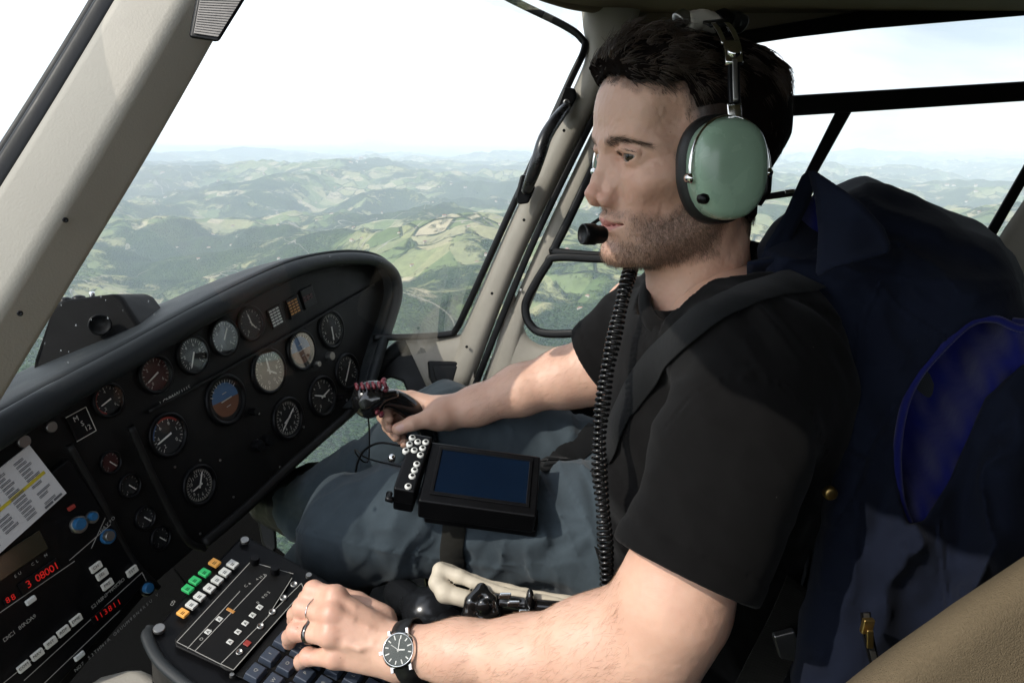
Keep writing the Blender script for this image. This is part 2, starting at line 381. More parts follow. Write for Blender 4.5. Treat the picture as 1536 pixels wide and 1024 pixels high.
def land_mat():
    m, nt, b = new_mat('land'); tc = N(nt, 'ShaderNodeTexCoord')
    def noise(s, d=6, ro=.55, dist=0.):
        n = N(nt, 'ShaderNodeTexNoise'); n.inputs['Scale'].default_value = s; n.inputs['Detail'].default_value = d; n.inputs['Roughness'].default_value = ro; n.inputs['Distortion'].default_value = dist; L(nt, tc, 'Object', n, 'Vector'); return n
    def ramp(src, so_, *st):
        c = N(nt, 'ShaderNodeValToRGB'); e = c.color_ramp.elements
        while len(e) < len(st): e.new(.5)
        for q, (p_, col) in zip(e, st): q.position = p_; q.color = (*col, 1)
        L(nt, src, so_, c, 0); return c
    # warped field patchwork
    wn = noise(1/260., 3); wm = N(nt, 'ShaderNodeMix', data_type='RGBA'); wm.blend_type = 'LINEAR_LIGHT'; wm.inputs[0].default_value = 140.; L(nt, tc, 'Object', wm, 6); L(nt, wn, 'Color', wm, 7)
    v = N(nt, 'ShaderNodeTexVoronoi'); v.inputs['Scale'].default_value = 1/125.; L(nt, wm, 2, v, 'Vector')
    sp = N(nt, 'ShaderNodeSeparateColor'); L(nt, v, 'Color', sp, 0)
    fld = ramp(sp, 'Red', (0, (.085, .125, .048)), (.3, (.14, .18, .075)), (.55, (.23, .24, .115)), (.78, (.28, .26, .14)), (.9, (.40, .34, .23)), (1, (.15, .18, .08)))
    fn = noise(1/30., 5, .6); fm = N(nt, 'ShaderNodeMix', data_type='RGBA'); fm.blend_type = 'MULTIPLY'; fm.inputs[0].default_value = .6; L(nt, fld, 'Color', fm, 6); fr = ramp(fn, 'Fac', (.3, (.6, .6, .6)), (.7, (1.2, 1.2, 1.1))); L(nt, fr, 'Color', fm, 7)
    # forest: clumpy crowns
    v2 = N(nt, 'ShaderNodeTexVoronoi'); v2.inputs['Scale'].default_value = 1/8.; L(nt, tc, 'Object', v2, 'Vector')
    sp2 = N(nt, 'ShaderNodeSeparateColor'); L(nt, v2, 'Color', sp2, 0)
    f1 = ramp(sp2, 'Green', (0, (.013, .032, .020)), (.5, (.026, .054, .029)), (1, (.052, .086, .040)))
    f2n = noise(1/220., 5, .6); f2 = N(nt, 'ShaderNodeMix', data_type='RGBA'); f2.blend_type = 'MULTIPLY'; f2.inputs[0].default_value = .85; L(nt, f1, 'Color', f2, 6)
    f2r = ramp(f2n, 'Fac', (.35, (.5, .62, .7)), (.65, (1.5, 1.35, .9))); L(nt, f2r, 'Color', f2, 7)
    # where is forest: ragged mask from large + mid noise + hedgerows along field edges
    big = noise(1/1400., 8, .62, .6); mid = noise(1/240., 6, .65)
    ad = N(nt, 'ShaderNodeMath', operation='MULTIPLY_ADD'); L(nt, mid, 'Fac', ad, 0); ad.inputs[1].default_value = .55; L(nt, big, 'Fac', ad, 2)
    fine = noise(1/28., 3); ad2 = N(nt, 'ShaderNodeMath', operation='MULTIPLY_ADD'); L(nt, fine, 'Fac', ad2, 0); ad2.inputs[1].default_value = .12; L(nt, ad, 0, ad2, 2)
    msk = N(nt, 'ShaderNodeMapRange'); msk.inputs[1].default_value = .825; msk.inputs[2].default_value = .88; L(nt, ad2, 0, msk, 0)   # 1 = field
    ve = N(nt, 'ShaderNodeTexVoronoi'); ve.feature = 'DISTANCE_TO_EDGE'; ve.inputs['Scale'].default_value = 1/125.; L(nt, wm, 2, ve, 'Vector')
    hd = N(nt, 'ShaderNodeMapRange'); hd.inputs[1].default_value = .02; hd.inputs[2].default_value = .06; L(nt, ve, 'Distance', hd, 0)
    hn = N(nt, 'ShaderNodeMath', operation='MAXIMUM'); L(nt, hd, 0, hn, 0); hr = N(nt, 'ShaderNodeMapRange'); hr.inputs[1].default_value = .48; hr.inputs[2].default_value = .52; L(nt, mid, 'Fac', hr, 0); L(nt, hr, 0, hn, 1)
    fin = N(nt, 'ShaderNodeMath', operation='MULTIPLY'); L(nt, msk, 0, fin, 0); L(nt, hn, 0, fin, 1)
    mx = N(nt, 'ShaderNodeMix', data_type='RGBA'); L(nt, fin, 0, mx, 0); L(nt, f2, 2, mx, 6); L(nt, fm, 2, mx, 7)
    # pale specks: farm buildings and tracks
    vh = N(nt, 'ShaderNodeTexVoronoi'); vh.inputs['Scale'].default_value = 1/62.; L(nt, tc, 'Object', vh, 'Vector')
    h1 = N(nt, 'ShaderNodeMapRange'); h1.inputs[1].default_value = .13; h1.inputs[2].default_value = .10; L(nt, vh, 'Distance', h1, 0)
    h2 = noise(1/900., 4); h3 = N(nt, 'ShaderNodeMapRange'); h3.inputs[1].default_value = .56; h3.inputs[2].default_value = .60; L(nt, h2, 'Fac', h3, 0)
    hm = N(nt, 'ShaderNodeMath', operation='MULTIPLY'); L(nt, h1, 0, hm, 0); L(nt, h3, 0, hm, 1); hm2 = N(nt, 'ShaderNodeMath', operation='MULTIPLY'); L(nt, hm, 0, hm2, 0); L(nt, fin, 0, hm2, 1)
    m3 = N(nt, 'ShaderNodeMix', data_type='RGBA'); L(nt, hm2, 0, m3, 0); L(nt, mx, 2, m3, 6); m3.inputs[7].default_value = (.30, .26, .20, 1)
    rn = noise(1/1100., 4, .5, .8); ra = N(nt, 'ShaderNodeMath', operation='SUBTRACT'); L(nt, rn, 'Fac', ra, 0); ra.inputs[1].default_value = .47; rb = N(nt, 'ShaderNodeMath', operation='ABSOLUTE'); L(nt, ra, 0, rb, 0)
    rc = N(nt, 'ShaderNodeMapRange'); rc.inputs[1].default_value = .0022; rc.inputs[2].default_value = .0012; L(nt, rb, 0, rc, 0); m4 = N(nt, 'ShaderNodeMix', data_type='RGBA'); L(nt, rc, 0, m4, 0); L(nt, m3, 2, m4, 6); m4.inputs[7].default_value = (.26, .24, .19, 1); m3 = m4
    L(nt, m3, 2, b, 'Base Color'); b.inputs['Roughness'].default_value = 1; b.inputs['Specular IOR Level'].default_value = .05
    inv = N(nt, 'ShaderNodeMath', operation='SUBTRACT'); inv.inputs[0].default_value = 1; L(nt, fin, 0, inv, 1)
    hh = N(nt, 'ShaderNodeMath', operation='MULTIPLY'); L(nt, v2, 'Distance', hh, 0); hh.inputs[1].default_value = -.7
    hb0 = N(nt, 'ShaderNodeMath', operation='ADD'); L(nt, hh, 0, hb0, 0); hb0.inputs[1].default_value = 1.3; hb = N(nt, 'ShaderNodeMath', operation='MULTIPLY'); L(nt, inv, 0, hb, 0); L(nt, hb0, 0, hb, 1)
    bp = N(nt, 'ShaderNodeBump'); bp.inputs['Strength'].default_value = 1; bp.inputs['Distance'].default_value = 14; L(nt, hb, 0, bp, 'Height'); L(nt, bp, 'Normal', b, 'Normal')
    return m
ground = obj('ground', build_land(), land_mat()); props(ground, 'hilly countryside of woods and pale fields far below', None, None, 'structure')
if HAZE > 0:
    m, nt, b = new_mat('haze_air'); nt.nodes.remove(b); out = [n for n in nt.nodes if n.type == 'OUTPUT_MATERIAL'][0]
    pv = N(nt, 'ShaderNodeVolumePrincipled'); pv.inputs['Color'].default_value = (.84, .93, 1., 1); pv.inputs['Density'].default_value = HAZE; pv.inputs['Anisotropy'].default_value = -.25
    nt.links.new(pv.outputs[0], out.inputs['Volume'])
    zs_ = [v.co.z for v in ground.data.vertices]; zb = float(min(zs_))-1; zt = max(30., float(max(zs_))+15); mb = MB(); mb.box((0, 0, (zb+zt)/2), (47000, 0, 0), (0, 47000, 0), (0, 0, (zt-zb)/2))
    hz = mb.build('haze', m); props(hz, 'pale blue haze lying over the distant valleys', None, None, 'stuff')

# farmhouses on the hills
def hit_land(px, py):
    r = W(px, py, 1.); r = r/np.linalg.norm(r); t = np.geomspace(300, 20000, 2500); x, y, z = r[0]*t, r[1]*t, r[2]*t; k = land_h(x, y) > z
    return r*t[np.argmax(k)] if k.any() else None
M_wallw = mat('lime_washed_wall', (.48, .44, .37), rough=.9, var=.08, vscale=.2, bump=0); M_tile = mat('terracotta_tile', (.26, .13, .085), rough=.9, var=.2, vscale=.3, bump=0)
proto = None; rg5 = random.Random(21); cnt = 0
spots = [(rg5.uniform(230, 770), rg5.uniform(246, 400)) for _ in range(46)]+[(rg5.uniform(1190, 1500), rg5.uniform(240, 320)) for _ in range(22)]+[(rg5.uniform(850, 900), rg5.uniform(300, 470)) for _ in range(6)]+[(520+40*rg5.random(), 236+10*rg5.random()) for _ in range(8)]
for (x, y) in spots:
    q = hit_land(x, y)
    if q is None or np.linalg.norm(q) < 900: continue
    if proto is None:
        proto = thing('farmhouse', 'small pale walled farmhouse with a terracotta roof among the distant hills', 'house', q, 'farmhouses scattered over the distant hills'); c = q
        w_ = MB(); w_.box(c+np.array([0, 0, 1.5]), np.array([7., 0, 0]), np.array([0, 4.5, 0]), np.array([0, 0, 4.5])); w_.box(c+np.array([9, 2, .5]), np.array([3.5, 0, 0]), np.array([0, 3, 0]), np.array([0, 0, 3.4])); w_.build('wall', M_wallw, proto)
        r_ = MB(); r_.poly([c+np.array(v) for v in ((-7.6, -5.2, 5.7), (-7.6, 5.2, 5.7), (-7.6, 0, 9.))], np.array([15.2, 0, 0])); r_.poly([c+np.array(v) for v in ((5.4, -1.4, 3.7), (5.4, 5.4, 3.7), (5.4, 2, 5.6))], np.array([7.6, 0, 0])); r_.build('roof', M_tile, proto); continue
    d_ = proto.copy(); link(d_); d_.location = [float(v) for v in q]; a_ = rg5.uniform(0, 6.28); d_.rotation_euler = (0, 0, a_); sc_ = rg5.uniform(.6, 1.1)*max(1., np.linalg.norm(q)/4000); d_.scale = (sc_,)*3; cnt += 1
    for ch in proto.children: e_ = ch.copy(); link(e_); e_.parent = d_
# ================================================================ cabin shell
M_beige = mat('beige_plastic', (.37, .34, .285), rough=.62, var=.16, vscale=7, bump=.4, bscale=420, bdist=.0008, dust=.35)
M_head = mat('headliner', (.14, .11, .075), rough=.9, var=.15, vscale=14, bump=.3, bscale=700)
M_seal = mat('black_rubber', (.004, .004, .0045), spec=.3, rough=.42, var=.3, bump=.1, vscale=40)
M_blackp = mat('black_plastic', (.0035, .0035, .004), spec=.2, rough=.38, var=.25, bump=.25, bscale=900, bdist=.0003, vscale=60)
M_hood = mat('charcoal_vinyl', (.013, .016, .018), spec=.3, rough=.55, var=.2, bump=.4, bscale=1100, bdist=.0004, vscale=20, dust=.15)
M_panel = mat('matt_black_paint', (.0055, .0052, .0048), spec=.22, rough=.55, var=.2, bump=.15, bscale=1500, bdist=.0002, vscale=30, dust=.05)
M_steel = mat('bright_steel', (.72, .72, .72), rough=.22, metal=1, var=.08, bump=.05)
M_dull = mat('dull_steel', (.38, .37, .35), rough=.4, metal=1, var=.15, bump=.1)
M_brass = mat('brass', (.55, .38, .14), rough=.35, metal=1)
M_white = mat('ivory_paint', (.62, .60, .53), rough=.5, var=.12, vscale=200)
M_dark = mat('dark_carpet', (.006, .006, .006), spec=.05, rough=.95, bump=.6, bscale=700, bdist=.002)
M_wins = glass_mat('windscreen_glass', (.985, 1, .99), .35, streaks=.28)
M_glass = glass_mat('window_glass', (.96, .985, .975), .45)

cabin = thing('helicopter_cabin', 'beige helicopter cabin frame with black window seals around the pilot', 'cabin', W(760, 900, 1.4))
def P3(l): return [W(*q) for q in l]
def flat(l, d): return [(x, y, d) for x, y in l]
def away(px, py, t): return nrm(W(px, py, 1.))*t
def slab(name, pts, th, m, parent=cabin, bevel=.005, ref=None, seg=3):
    P = P3(pts); c = np.mean(P, 0); return MB().poly(P, nrm(c)*th).build(name, m, parent, bevel=bevel, seg=seg)
def rr(hw, ht, c=.3, n=3):
    """rounded rectangle section"""
    out = []; r = min(hw, ht)*c*2
    for cx, cy, a0 in ((hw-r, ht-r, 0), (-hw+r, ht-r, 90), (-hw+r, -ht+r, 180), (hw-r, -ht+r, 270)):
        for k in range(n+1): t = math.radians(a0+90*k/n); out.append((cx+r*math.cos(t), cy+r*math.sin(t)))
    return out
def rail(name, path, hw, ht, m, parent=cabin, n=40, c=.35, smooth=True, closed=False):
    Q = spline(P3(path), n, closed); mb = MB(); toward = np.array([-nrm(q) for q in Q])
    strip(mb, Q, rr(hw, ht, c), toward); return mb.build(name, m, parent, smooth=smooth)
# centre windscreen post: broad inner face and a set back right flank
def post():
    path = spline(P3([(330, -120, .735), (266, 0, .725), (150, 200, .705), (28, 400, .69), (-76, 570, .68), (-140, 680, .68)]), 40)
    mb = MB(); fw = nrm([-.10, -1, -.12])
    prof = [(-.050, -.030), (-.050, .004), (-.042, .0115), (-.020, .0145), (.008, .0155), (.016, .0115), (.034, -.030), (.032, -.038), (-.040, -.038)]
    strip(mb, path, [(-a, b) for a, b in prof], fw); o = mb.build('windscreen_post', M_beige, cabin, smooth=False, bevel=.006, seg=3, ang=12)
    return path, fw
ppath, pfw = post()
def offs(path, side, out):
    r_ = []
    for i in range(len(path)):
        t = nrm(path[min(i+1, len(path)-1)]-path[max(i-1, 0)]); o = nrm(pfw-t*np.dot(pfw, t)); r_.append(path[i]+np.cross(t, o)*(-side)+o*out)
    return np.array(r_)
for (s_, o_, hw, ht, nm) in ((-.0600, -.010, .0105, .010, 'post_seal'), (-.0760, -.020, .0055, .008, 'post_seal')):
    q = offs(ppath, s_, o_); mb = MB(); strip(mb, q, rr(hw, ht), pfw); mb.build(nm, M_seal, cabin, smooth=True)
# right windscreen pillar, cabin header, door frame
DP = 1.27
def dd(x, y): return DP+.10*np.clip((y-60)/450., -.3, 1)*(np.clip((900-x)/220., -1, 1))
def dw(l, off=0): return [(x, y, dd(x, y)+off) for x, y in l]
def slab2(name, l, th, m, off=0, bevel=.004, parent=cabin): return slab(name, dw(l, off), th, m, parent, bevel)
def bar(name, path, wl, wr, m, bulge=.016, off=0., parent=cabin, n=36, depth=.03):
    """moulded frame bar between two pixel-space edges: crowned section"""
    A = spline(dw(wl, off), n); B = spline(dw(wr, off), n); V = []; K = 9
    for a, b in zip(A, B):
        for k in range(K):
            t = k/(K-1); q = a*(1-t)+b*t; q[2] -= bulge*(1-abs(2*t-1)**3.2); V.append(WA(q))
        for q in (b, a): q = q.copy(); q[2] += depth; V.append(WA(q))
    n_ = K+2; m_ = len(A); F_ = [(i*n_+k, i*n_+(k+1) % n_, (i+1)*n_+(k+1) % n_, (i+1)*n_+k) for i in range(m_-1) for k in range(n_)]
    F_ += [tuple(range(n_-1, -1, -1)), tuple((m_-1)*n_+k for k in range(n_))]
    mb = MB().add(V, F_); return mb.build(name, m, parent, smooth=True)
bar('windscreen_pillar', None, [(866, -60), (874, 36), (879, 80), (857, 140), (770, 322), (692, 500), (655, 575)], [(980, -60), (950, 50), (920, 110), (900, 148), (812, 324), (757, 447), (705, 585)], M_beige, .020)
bar('windscreen_sill', None, [(606, 506), (640, 507), (700, 500)], [(640, 580), (672, 612), (716, 590)], M_beige, .014, off=.002)
slab2('door_pocket', [(641, 541), (692, 542), (694, 549), (684, 580), (676, 583), (652, 583), (643, 566)], .012, M_blackp, off=-.022)
slab2('door_pocket', [(648, 548), (686, 549), (679, 574), (655, 574)], .004, M_seal, off=-.027, bevel=.002)
bar('door_frame', None, [(942, 100), (916, 140), (828, 324), (772, 450), (716, 590)], [(985, 100), (906, 215), (846, 352), (792, 470), (765, 590)], M_beige, .010, off=.012)
bar('door_frame', None, [(770, 430), (782, 480), (800, 512), (850, 520), (1020, 518)], [(716, 610), (740, 625), (800, 600), (870, 592), (1020, 600)], M_beige, .010, off=.014)
rail('door_gap_seal', dw([(950, 70), (908, 142), (818, 324), (764, 448), (704, 600)], -.004), .0060, .004, M_seal)
# seals
rail('windscreen_seal', dw([(560, 506), (620, 505), (672, 501), (684, 494), (700, 462), (765, 318), (852, 128), (876, 76), (872, 58), (845, 38), (760, -4), (700, -40)], -.006), .0062, .006, M_seal, n=120)
rail('window_seal', dw([(1000, 388), (905, 384), (836, 378), (833, 370), (850, 336), (900, 230), (930, 160)], -.004), .0075, .006, M_seal, n=80)
rail('window_seal', dw([(1000, 389), (905, 388), (834, 386), (820, 398), (795, 440), (788, 462), (795, 486), (820, 500), (900, 498), (1010, 494)], -.006), .0075, .006, M_seal, n=80)
slab2('frame_screw', [(779, 433), (783, 433), (783, 437), (779, 437)], .004, M_dull, off=-.004, bevel=.001)
# header over the door, roof sheets
slab('header_trim', flat([(884, -80), (1700, -120), (1700, -16), (1536, 4), (1300, 22), (1180, 38), (1105, 54), (1040, 60), (960, 66), (910, 92), (892, 62), (884, 40), (884, -60)], 1.30), .03, M_head, bevel=.006)
slab('window_header', flat([(1060, 40), (1110, 47), (1300, 15), (1536, -4), (1700, -20), (1700, 18), (1536, 24), (1300, 44), (1190, 57), (1125, 67), (1060, 80)], 1.285), .02, M_seal, bevel=.004)
slab('window_bar', flat([(1060, 155), (1190, 143), (1536, 122), (1700, 114), (1700, 145), (1536, 152), (1275, 169), (1180, 175), (1060, 180)], 1.31), .018, M_seal, bevel=.004)
slab('window_bar', flat([(1257, 160), (1282, 160), (1225, 262), (1196, 330), (1172, 330)], 1.315), .016, M_seal, bevel=.003)
slab('window_bar', flat([(1100, 296), (1150, 290), (1215, 280), (1215, 291), (1150, 300), (1100, 306)], 1.31), .02, M_seal, bevel=.003)
slab('window_latch', flat([(1176, 285), (1192, 283), (1194, 289), (1178, 291)], 1.295), .012, M_steel, bevel=.002)
bar('rear_pillar', None, [(1640, 120), (1548, 280), (1495, 362), (1440, 470)], [(1740, 120), (1648, 290), (1595, 400), (1540, 500)], M_beige, .012, off=.04)
rail('rear_window_seal', dw([(1600, 150), (1540, 256), (1485, 352), (1440, 430)], .03), .0085, .006, M_seal)
rz = .235
def wz(l, z): return [np.array([x, y, z]) for x, y in l]
RL = [(.04, 1.30), (-.10, .95), (-.20, .70), (-.23, .45), (-.23, .28), (-.06, .10), (-.02, -.55), (1.45, -.55), (1.45, 1.42), (.20, 1.42)]  # unseen front edge is shaped to set where the sun falls inside
MB().poly(wz(RL, rz), (0, 0, .03)).build('roof_panel', M_head, cabin, bevel=.01)
# outboard of the windscreen top: narrow roof lip following the glass
rail('roof_lip', [(900, 10, 1.26), (845, 0, 1.22), (760, -32, 1.12), (600, -110, .98)], .012, .012, M_head)
MB().box((1.46, .43, -.35), (.015, 0, 0), (0, .98, 0), (0, 0, .62)).build('rear_bulkhead', M_dark, cabin)
MB().poly(wz([(-.02, -.5), (1.45, -.5), (1.45, 1.46), (-.46, 1.46), (-.46, .95), (-.30, .6)], -.90), (0, 0, -.03)).build('cabin_floor', M_dark, cabin)
MB().poly([W(700, 600, 1.36), W(1060, 596, 1.36), W(1560, 470, 1.36), W(1560, 1100, 1.36), W(600, 1100, 1.36)], (0, .03, 0)).build('door_panel', M_blackp, cabin, bevel=.004)
# glass
def pane(name, c4, m, nx=10, bulge=.02):
    c4 = [W(*q) for q in c4]; V = []; nn = nrm(np.cross(c4[1]-c4[0], c4[3]-c4[0]))
    if nn[1] < 0: nn = -nn
    for s2 in (0, .003):
        for i in range(nx+1):
            for j in range(nx+1):
                a, b = i/nx, j/nx; V.append((c4[0]*(1-a)+c4[1]*a)*(1-b)+(c4[3]*(1-a)+c4[2]*a)*b+nn*(bulge*4*a*(1-a)*4*b*(1-b)+s2))
    V1 = V[:(nx+1)**2]; F_ = [(i*(nx+1)+j, (i+1)*(nx+1)+j, (i+1)*(nx+1)+j+1, i*(nx+1)+j+1) for i in range(nx) for j in range(nx)]
    MB().add(V1, F_).build(name, m, cabin, smooth=True)
pane('windscreen_pane', [(345, -140, .80), (900, -50, 1.28), (690, 520, 1.42), (-20, 640, .80)], M_wins, bulge=.05)
pane('windscreen_pane', [(-260, -120, .55), (235, -120, .79), (-80, 640, .76), (-480, 640, .50)], M_wins, bulge=.02)
pane('door_window', [(905, 90, 1.36), (1230, 90, 1.36), (1230, 520, 1.40), (765, 520, 1.44)], M_glass, bulge=.0)
pane('rear_window', [(1232, 0, 1.36), (1760, -40, 1.38), (1660, 480, 1.38), (1232, 430, 1.38)], M_glass, bulge=.0)
pane('chin_window', [(180, 640, 1.62), (640, 560, 1.58), (640, 900, 1.40), (260, 940, 1.30)], M_glass, bulge=.0)
# ribbed plate at the head of the post
pl = MB(); A, B, C_, D_ = [W(*q) for q in ((296, -14, .70), (375, -12, .70), (328, 64, .70), (283, 57, .70))]; back = nrm(A)*.014
pl.poly([A, B, C_, D_], back); fr = pl.build('vent_plate', M_blackp, cabin, bevel=.003)
mb = MB(); cen = (A+B+C_+D_)/4; q = [cen+(z-cen)*.80-nrm(A)*.0015 for z in (A, B, C_, D_)]; mb.poly(q, back*.2)
for k in range(16):
    t0 = (k+.2)/16; t1 = (k+.75)/16; l0 = q[0]+(q[3]-q[0])*t0; r0 = q[1]+(q[2]-q[1])*t0; l1 = q[0]+(q[3]-q[0])*t1; r1 = q[1]+(q[2]-q[1])*t1
    o_ = -nrm(A)*.001; mb.poly([l0+o_, r0+o_, r1+o_, l1+o_], nrm(A)*.002)
mb.build('ribbed_grille', mat('dark_ribbed_metal', (.17, .16, .15), rough=.5, metal=.6, var=.3, vscale=90), fr)
for (x, y, d) in ((206, 100, .708), (158, 205, .694), (98, 330, .683), (30, 470, .672), (846, 196, 1.222), (786, 330, 1.262), (738, 440, 1.292), (700, 520, 1.325)):
    c = W(x, y, d); ax = -nrm(c); u_ = nrm(np.cross(ax, (0, 0, 1))); MB().lathe(c, u_, np.cross(ax, u_), ax, [(.0026, -.004), (.0026, .0003), (.0022, .0009), (.0010, .0010), (.0007, .0004), (.0001, .0004)], 16).build('trim_screw', M_blackp, cabin, smooth=True)

# grab handle on the pillar
gh = thing('grab_handle', 'black curved grab handle bolted to the beige windscreen pillar', 'handle', W(820, 220, 1.26))
gp = spline(P3([(850, 160, 1.232), (834, 180, 1.205), (818, 206, 1.190), (808, 236, 1.190), (799, 262, 1.205), (790, 285, 1.236)]), 40)
mb = MB(); mb.tube(gp, np.interp(np.linspace(0, 1, len(gp)), [0, .2, .5, .8, 1], [.0085, .0105, .0115, .0105, .009]), 18); mb.build('grip', mat('worn_black_plastic', (.016, .016, .017), rough=.28, var=.4, vscale=60, bump=.08, coat=.2), gh, smooth=True)
for l in ([(846, 130), (863, 133), (866, 145), (852, 172), (838, 176), (832, 168)], [(781, 262), (797, 262), (803, 282), (793, 305), (778, 307), (772, 297)]):
    br = slab('bracket', flat(l, 1.238), .02, M_blackp, gh, bevel=.004)
    c = np.mean(P3(flat(l, 1.235)), 0); ax = -nrm(c); u_ = nrm(np.cross(ax, (0, 0, 1))); v_ = np.cross(ax, u_)
    MB().lathe(c, u_, v_, ax, [(.0058, 0), (.0056, .003), (.003, .0045), (.003, .003), (.0002, .003)], 16).build('bolt', M_dull, br, smooth=True)

slab('footwell_side', flat([(240, 850), (300, 806), (396, 752), (386, 778), (398, 806), (432, 834), (490, 850), (490, 960), (240, 960)], 1.34), .03, M_dark)
slab('pedal_bracket', flat([(386, 775), (398, 770), (414, 796), (416, 822), (404, 836), (392, 812)], 1.25), .02, M_seal)
# camera side: unseen lower door skin and aft jamb, added to dim the cabin
MB().box((.45, -.56, -.62), (1.0, 0, 0), (0, .015, 0), (0, 0, .34)).build('near_door', M_dark, cabin)
MB().box((1.0, -.56, .0), (.45, 0, 0), (0, .015, 0), (0, 0, .26)).build('near_jamb', M_dark, cabin)

slab('lower_nose_panel', flat([(-160, 830), (262, 850), (300, 900), (300, 1120), (-160, 1120)], 1.15), .03, M_dark)
# ================================================================ instrument panel
U = c2w(nrm([.44, .456, 1])); v_ = c2w(nrm([.577, -2.07, 1])); VD = nrm(v_-U*np.dot(U, v_)); NP_ = np.cross(U, VD)
if np.dot(NP_, W(336, 600, 1.05)) > 0: NP_ = -NP_
PO = W(336, 600, 1.05)
def PP(px, py, off=0.):
    r = W(px, py, 1.); return r*(np.dot(NP_, PO)+off)/np.dot(NP_, r)
def rad(px, py, rpx, off=0): return rpx*w2c(PP(px, py, off))[2]/FPX
TEXC = {}
def text_mesh(s):
    if s not in TEXC:
        cu = bpy.data.curves.new('t', 'FONT'); cu.body = s; cu.align_x = 'CENTER'; cu.align_y = 'CENTER'; cu.size = 1; cu.resolution_u = 2
        o = bpy.data.objects.new('t', cu); link(o); dg = bpy.context.evaluated_depsgraph_get(); me = o.evaluated_get(dg).to_mesh()
        TEXC[s] = ([tuple(v.co) for v in me.vertices], [tuple(p.vertices) for p in me.polygons]); o.evaluated_get(dg).to_mesh_clear(); bpy.data.objects.remove(o); bpy.data.curves.remove(cu)
    return TEXC[s]
def text(mb, s, c, x, y, size, mi=0):
    V, F_ = text_mesh(s); c = np.asarray(c); mb.add([c+x*(v[0]*size)+y*(v[1]*size) for v in V], F_, mi)
M_face = mat('gauge_face', (.010, .010, .010), rough=.7, var=.2)
M_redf = mat('red_gauge_face', (.055, .010, .009), rough=.6, var=.25, vscale=60)
M_mark = mat('gauge_marking', (.62, .60, .54), rough=.6, var=.2, vscale=300)
M_print = mat('grey_legend_print', (.34, .33, .30), rough=.6, var=.3, vscale=250)
M_redm = mat('red_marking', (.28, .03, .02), rough=.6)
M_bluef = mat('blue_marking', (.05, .12, .30), rough=.5)
M_earth = mat('horizon_brown', (.22, .09, .045), rough=.6)
M_skyf = mat('horizon_blue', (.08, .17, .32), rough=.6)
M_needle = mat('needle_white', (.85, .83, .76), rough=.45)
M_orange = mat('amber_marking', (.45, .20, .04), rough=.5)
M_grnb = emis('green_lamp', (.02, .35, .10), .12)
M_redlit = emis('red_display', (.8, .02, .015), .10)
M_amber = emis('amber_lamp', (.8, .38, .08), .10)
M_whitelit = mat('white_legend', (.60, .60, .56), rough=.4, var=.15, vscale=200)
M_gglass = glass_mat('gauge_glass', (.97, .97, .97), .38)

panel = thing('instrument_panel', 'black instrument panel full of round gauges under a curved charcoal hood', 'instrument panel', PP(300, 700))
face_px = [(-90, 700), (0, 652), (100, 592), (200, 536), (300, 478), (400, 426), (460, 403), (522, 393), (570, 400), (592, 425), (584, 460), (566, 512), (548, 585), (531, 612), (440, 690), (305, 812), (235, 872), (100, 1030), (20, 1110), (-90, 1110)]
MB().poly([PP(x, y) for x, y in face_px], -NP_*.02).build('panel_face', M_panel, panel, bevel=.002)
rim = [(-110, 712), (0, 646), (100, 587), (200, 531), (300, 474), (400, 422), (460, 398), (520, 388), (565, 392), (590, 410), (596, 440), (588, 475), (574, 515), (562, 555), (551, 592), (536, 612)]
R3 = spline([np.append(PP(x, y, .030), rr_) for (x, y), rr_ in zip(rim, [.0165, .016, .0155, .015, .0145, .0135, .012, .011, .010, .010, .010, .009, .009, .009, .008, .007])], 120)
mb = MB(); mb.tube(R3[:, :3], R3[:, 3]*1.05, 16); mb.build('hood_rim', M_hood, panel, smooth=True)
# hood shell running forward from the rim
mb = MB(); m_ = len(R3); V = []
for i in range(m_):
    t = i/(m_-1); o = -NP_; L_ = .24*(1-.5*t) ; dn = VD*(.01+.0*t)
    for k in range(9): q = k/8; V.append(R3[i, :3]+o*(L_*q)-VD*(.012-.028*q*q)*(1 if t < .6 else .3)+(0 if t < .6 else 1)*U*(-.02*q*q))
F_ = [(i*9+k, i*9+k+1, (i+1)*9+k+1, (i+1)*9+k) for i in range(m_-1) for k in range(8)]
o = mb.add(V, F_).build('hood', M_hood, panel, smooth=True); sd = o.modifiers.new('s', 'SOLIDIFY'); sd.thickness = .004; sd.offset = 1
# lower rail of the panel and black return
rail('panel_rail', [(*proj(PP(x, y, .012))[:2], proj(PP(x, y, .012))[2]) for x, y in ((540, 606), (440, 694), (370, 760), (304, 816))], .0075, .010, M_panel, panel)
rail('panel_rail', [(*proj(PP(x, y, .010))[:2], proj(PP(x, y, .010))[2]) for x, y in ((196, 640), (230, 716), (278, 806), (306, 822))], .0045, .006, M_panel, panel)
rail('panel_rail', [(*proj(PP(x, y, .010))[:2], proj(PP(x, y, .010))[2]) for x, y in ((104, 668), (150, 748), (196, 836), (236, 880))], .0040, .006, M_panel, panel)
rail('panel_rail', [(*proj(PP(x, y, .004))[:2], proj(PP(x, y, .004))[2]) for x, y in ((222, 618), (330, 560), (430, 505), (500, 463), (560, 428))], .0022, .004, M_panel, panel)
mb = MB()
mb.poly([PP(305, 812, -.004), PP(531, 612, -.004), PP(540, 590, -.16), PP(330, 770, -.16)], VD*.006); mb.build('panel_underside', M_blackp, panel)

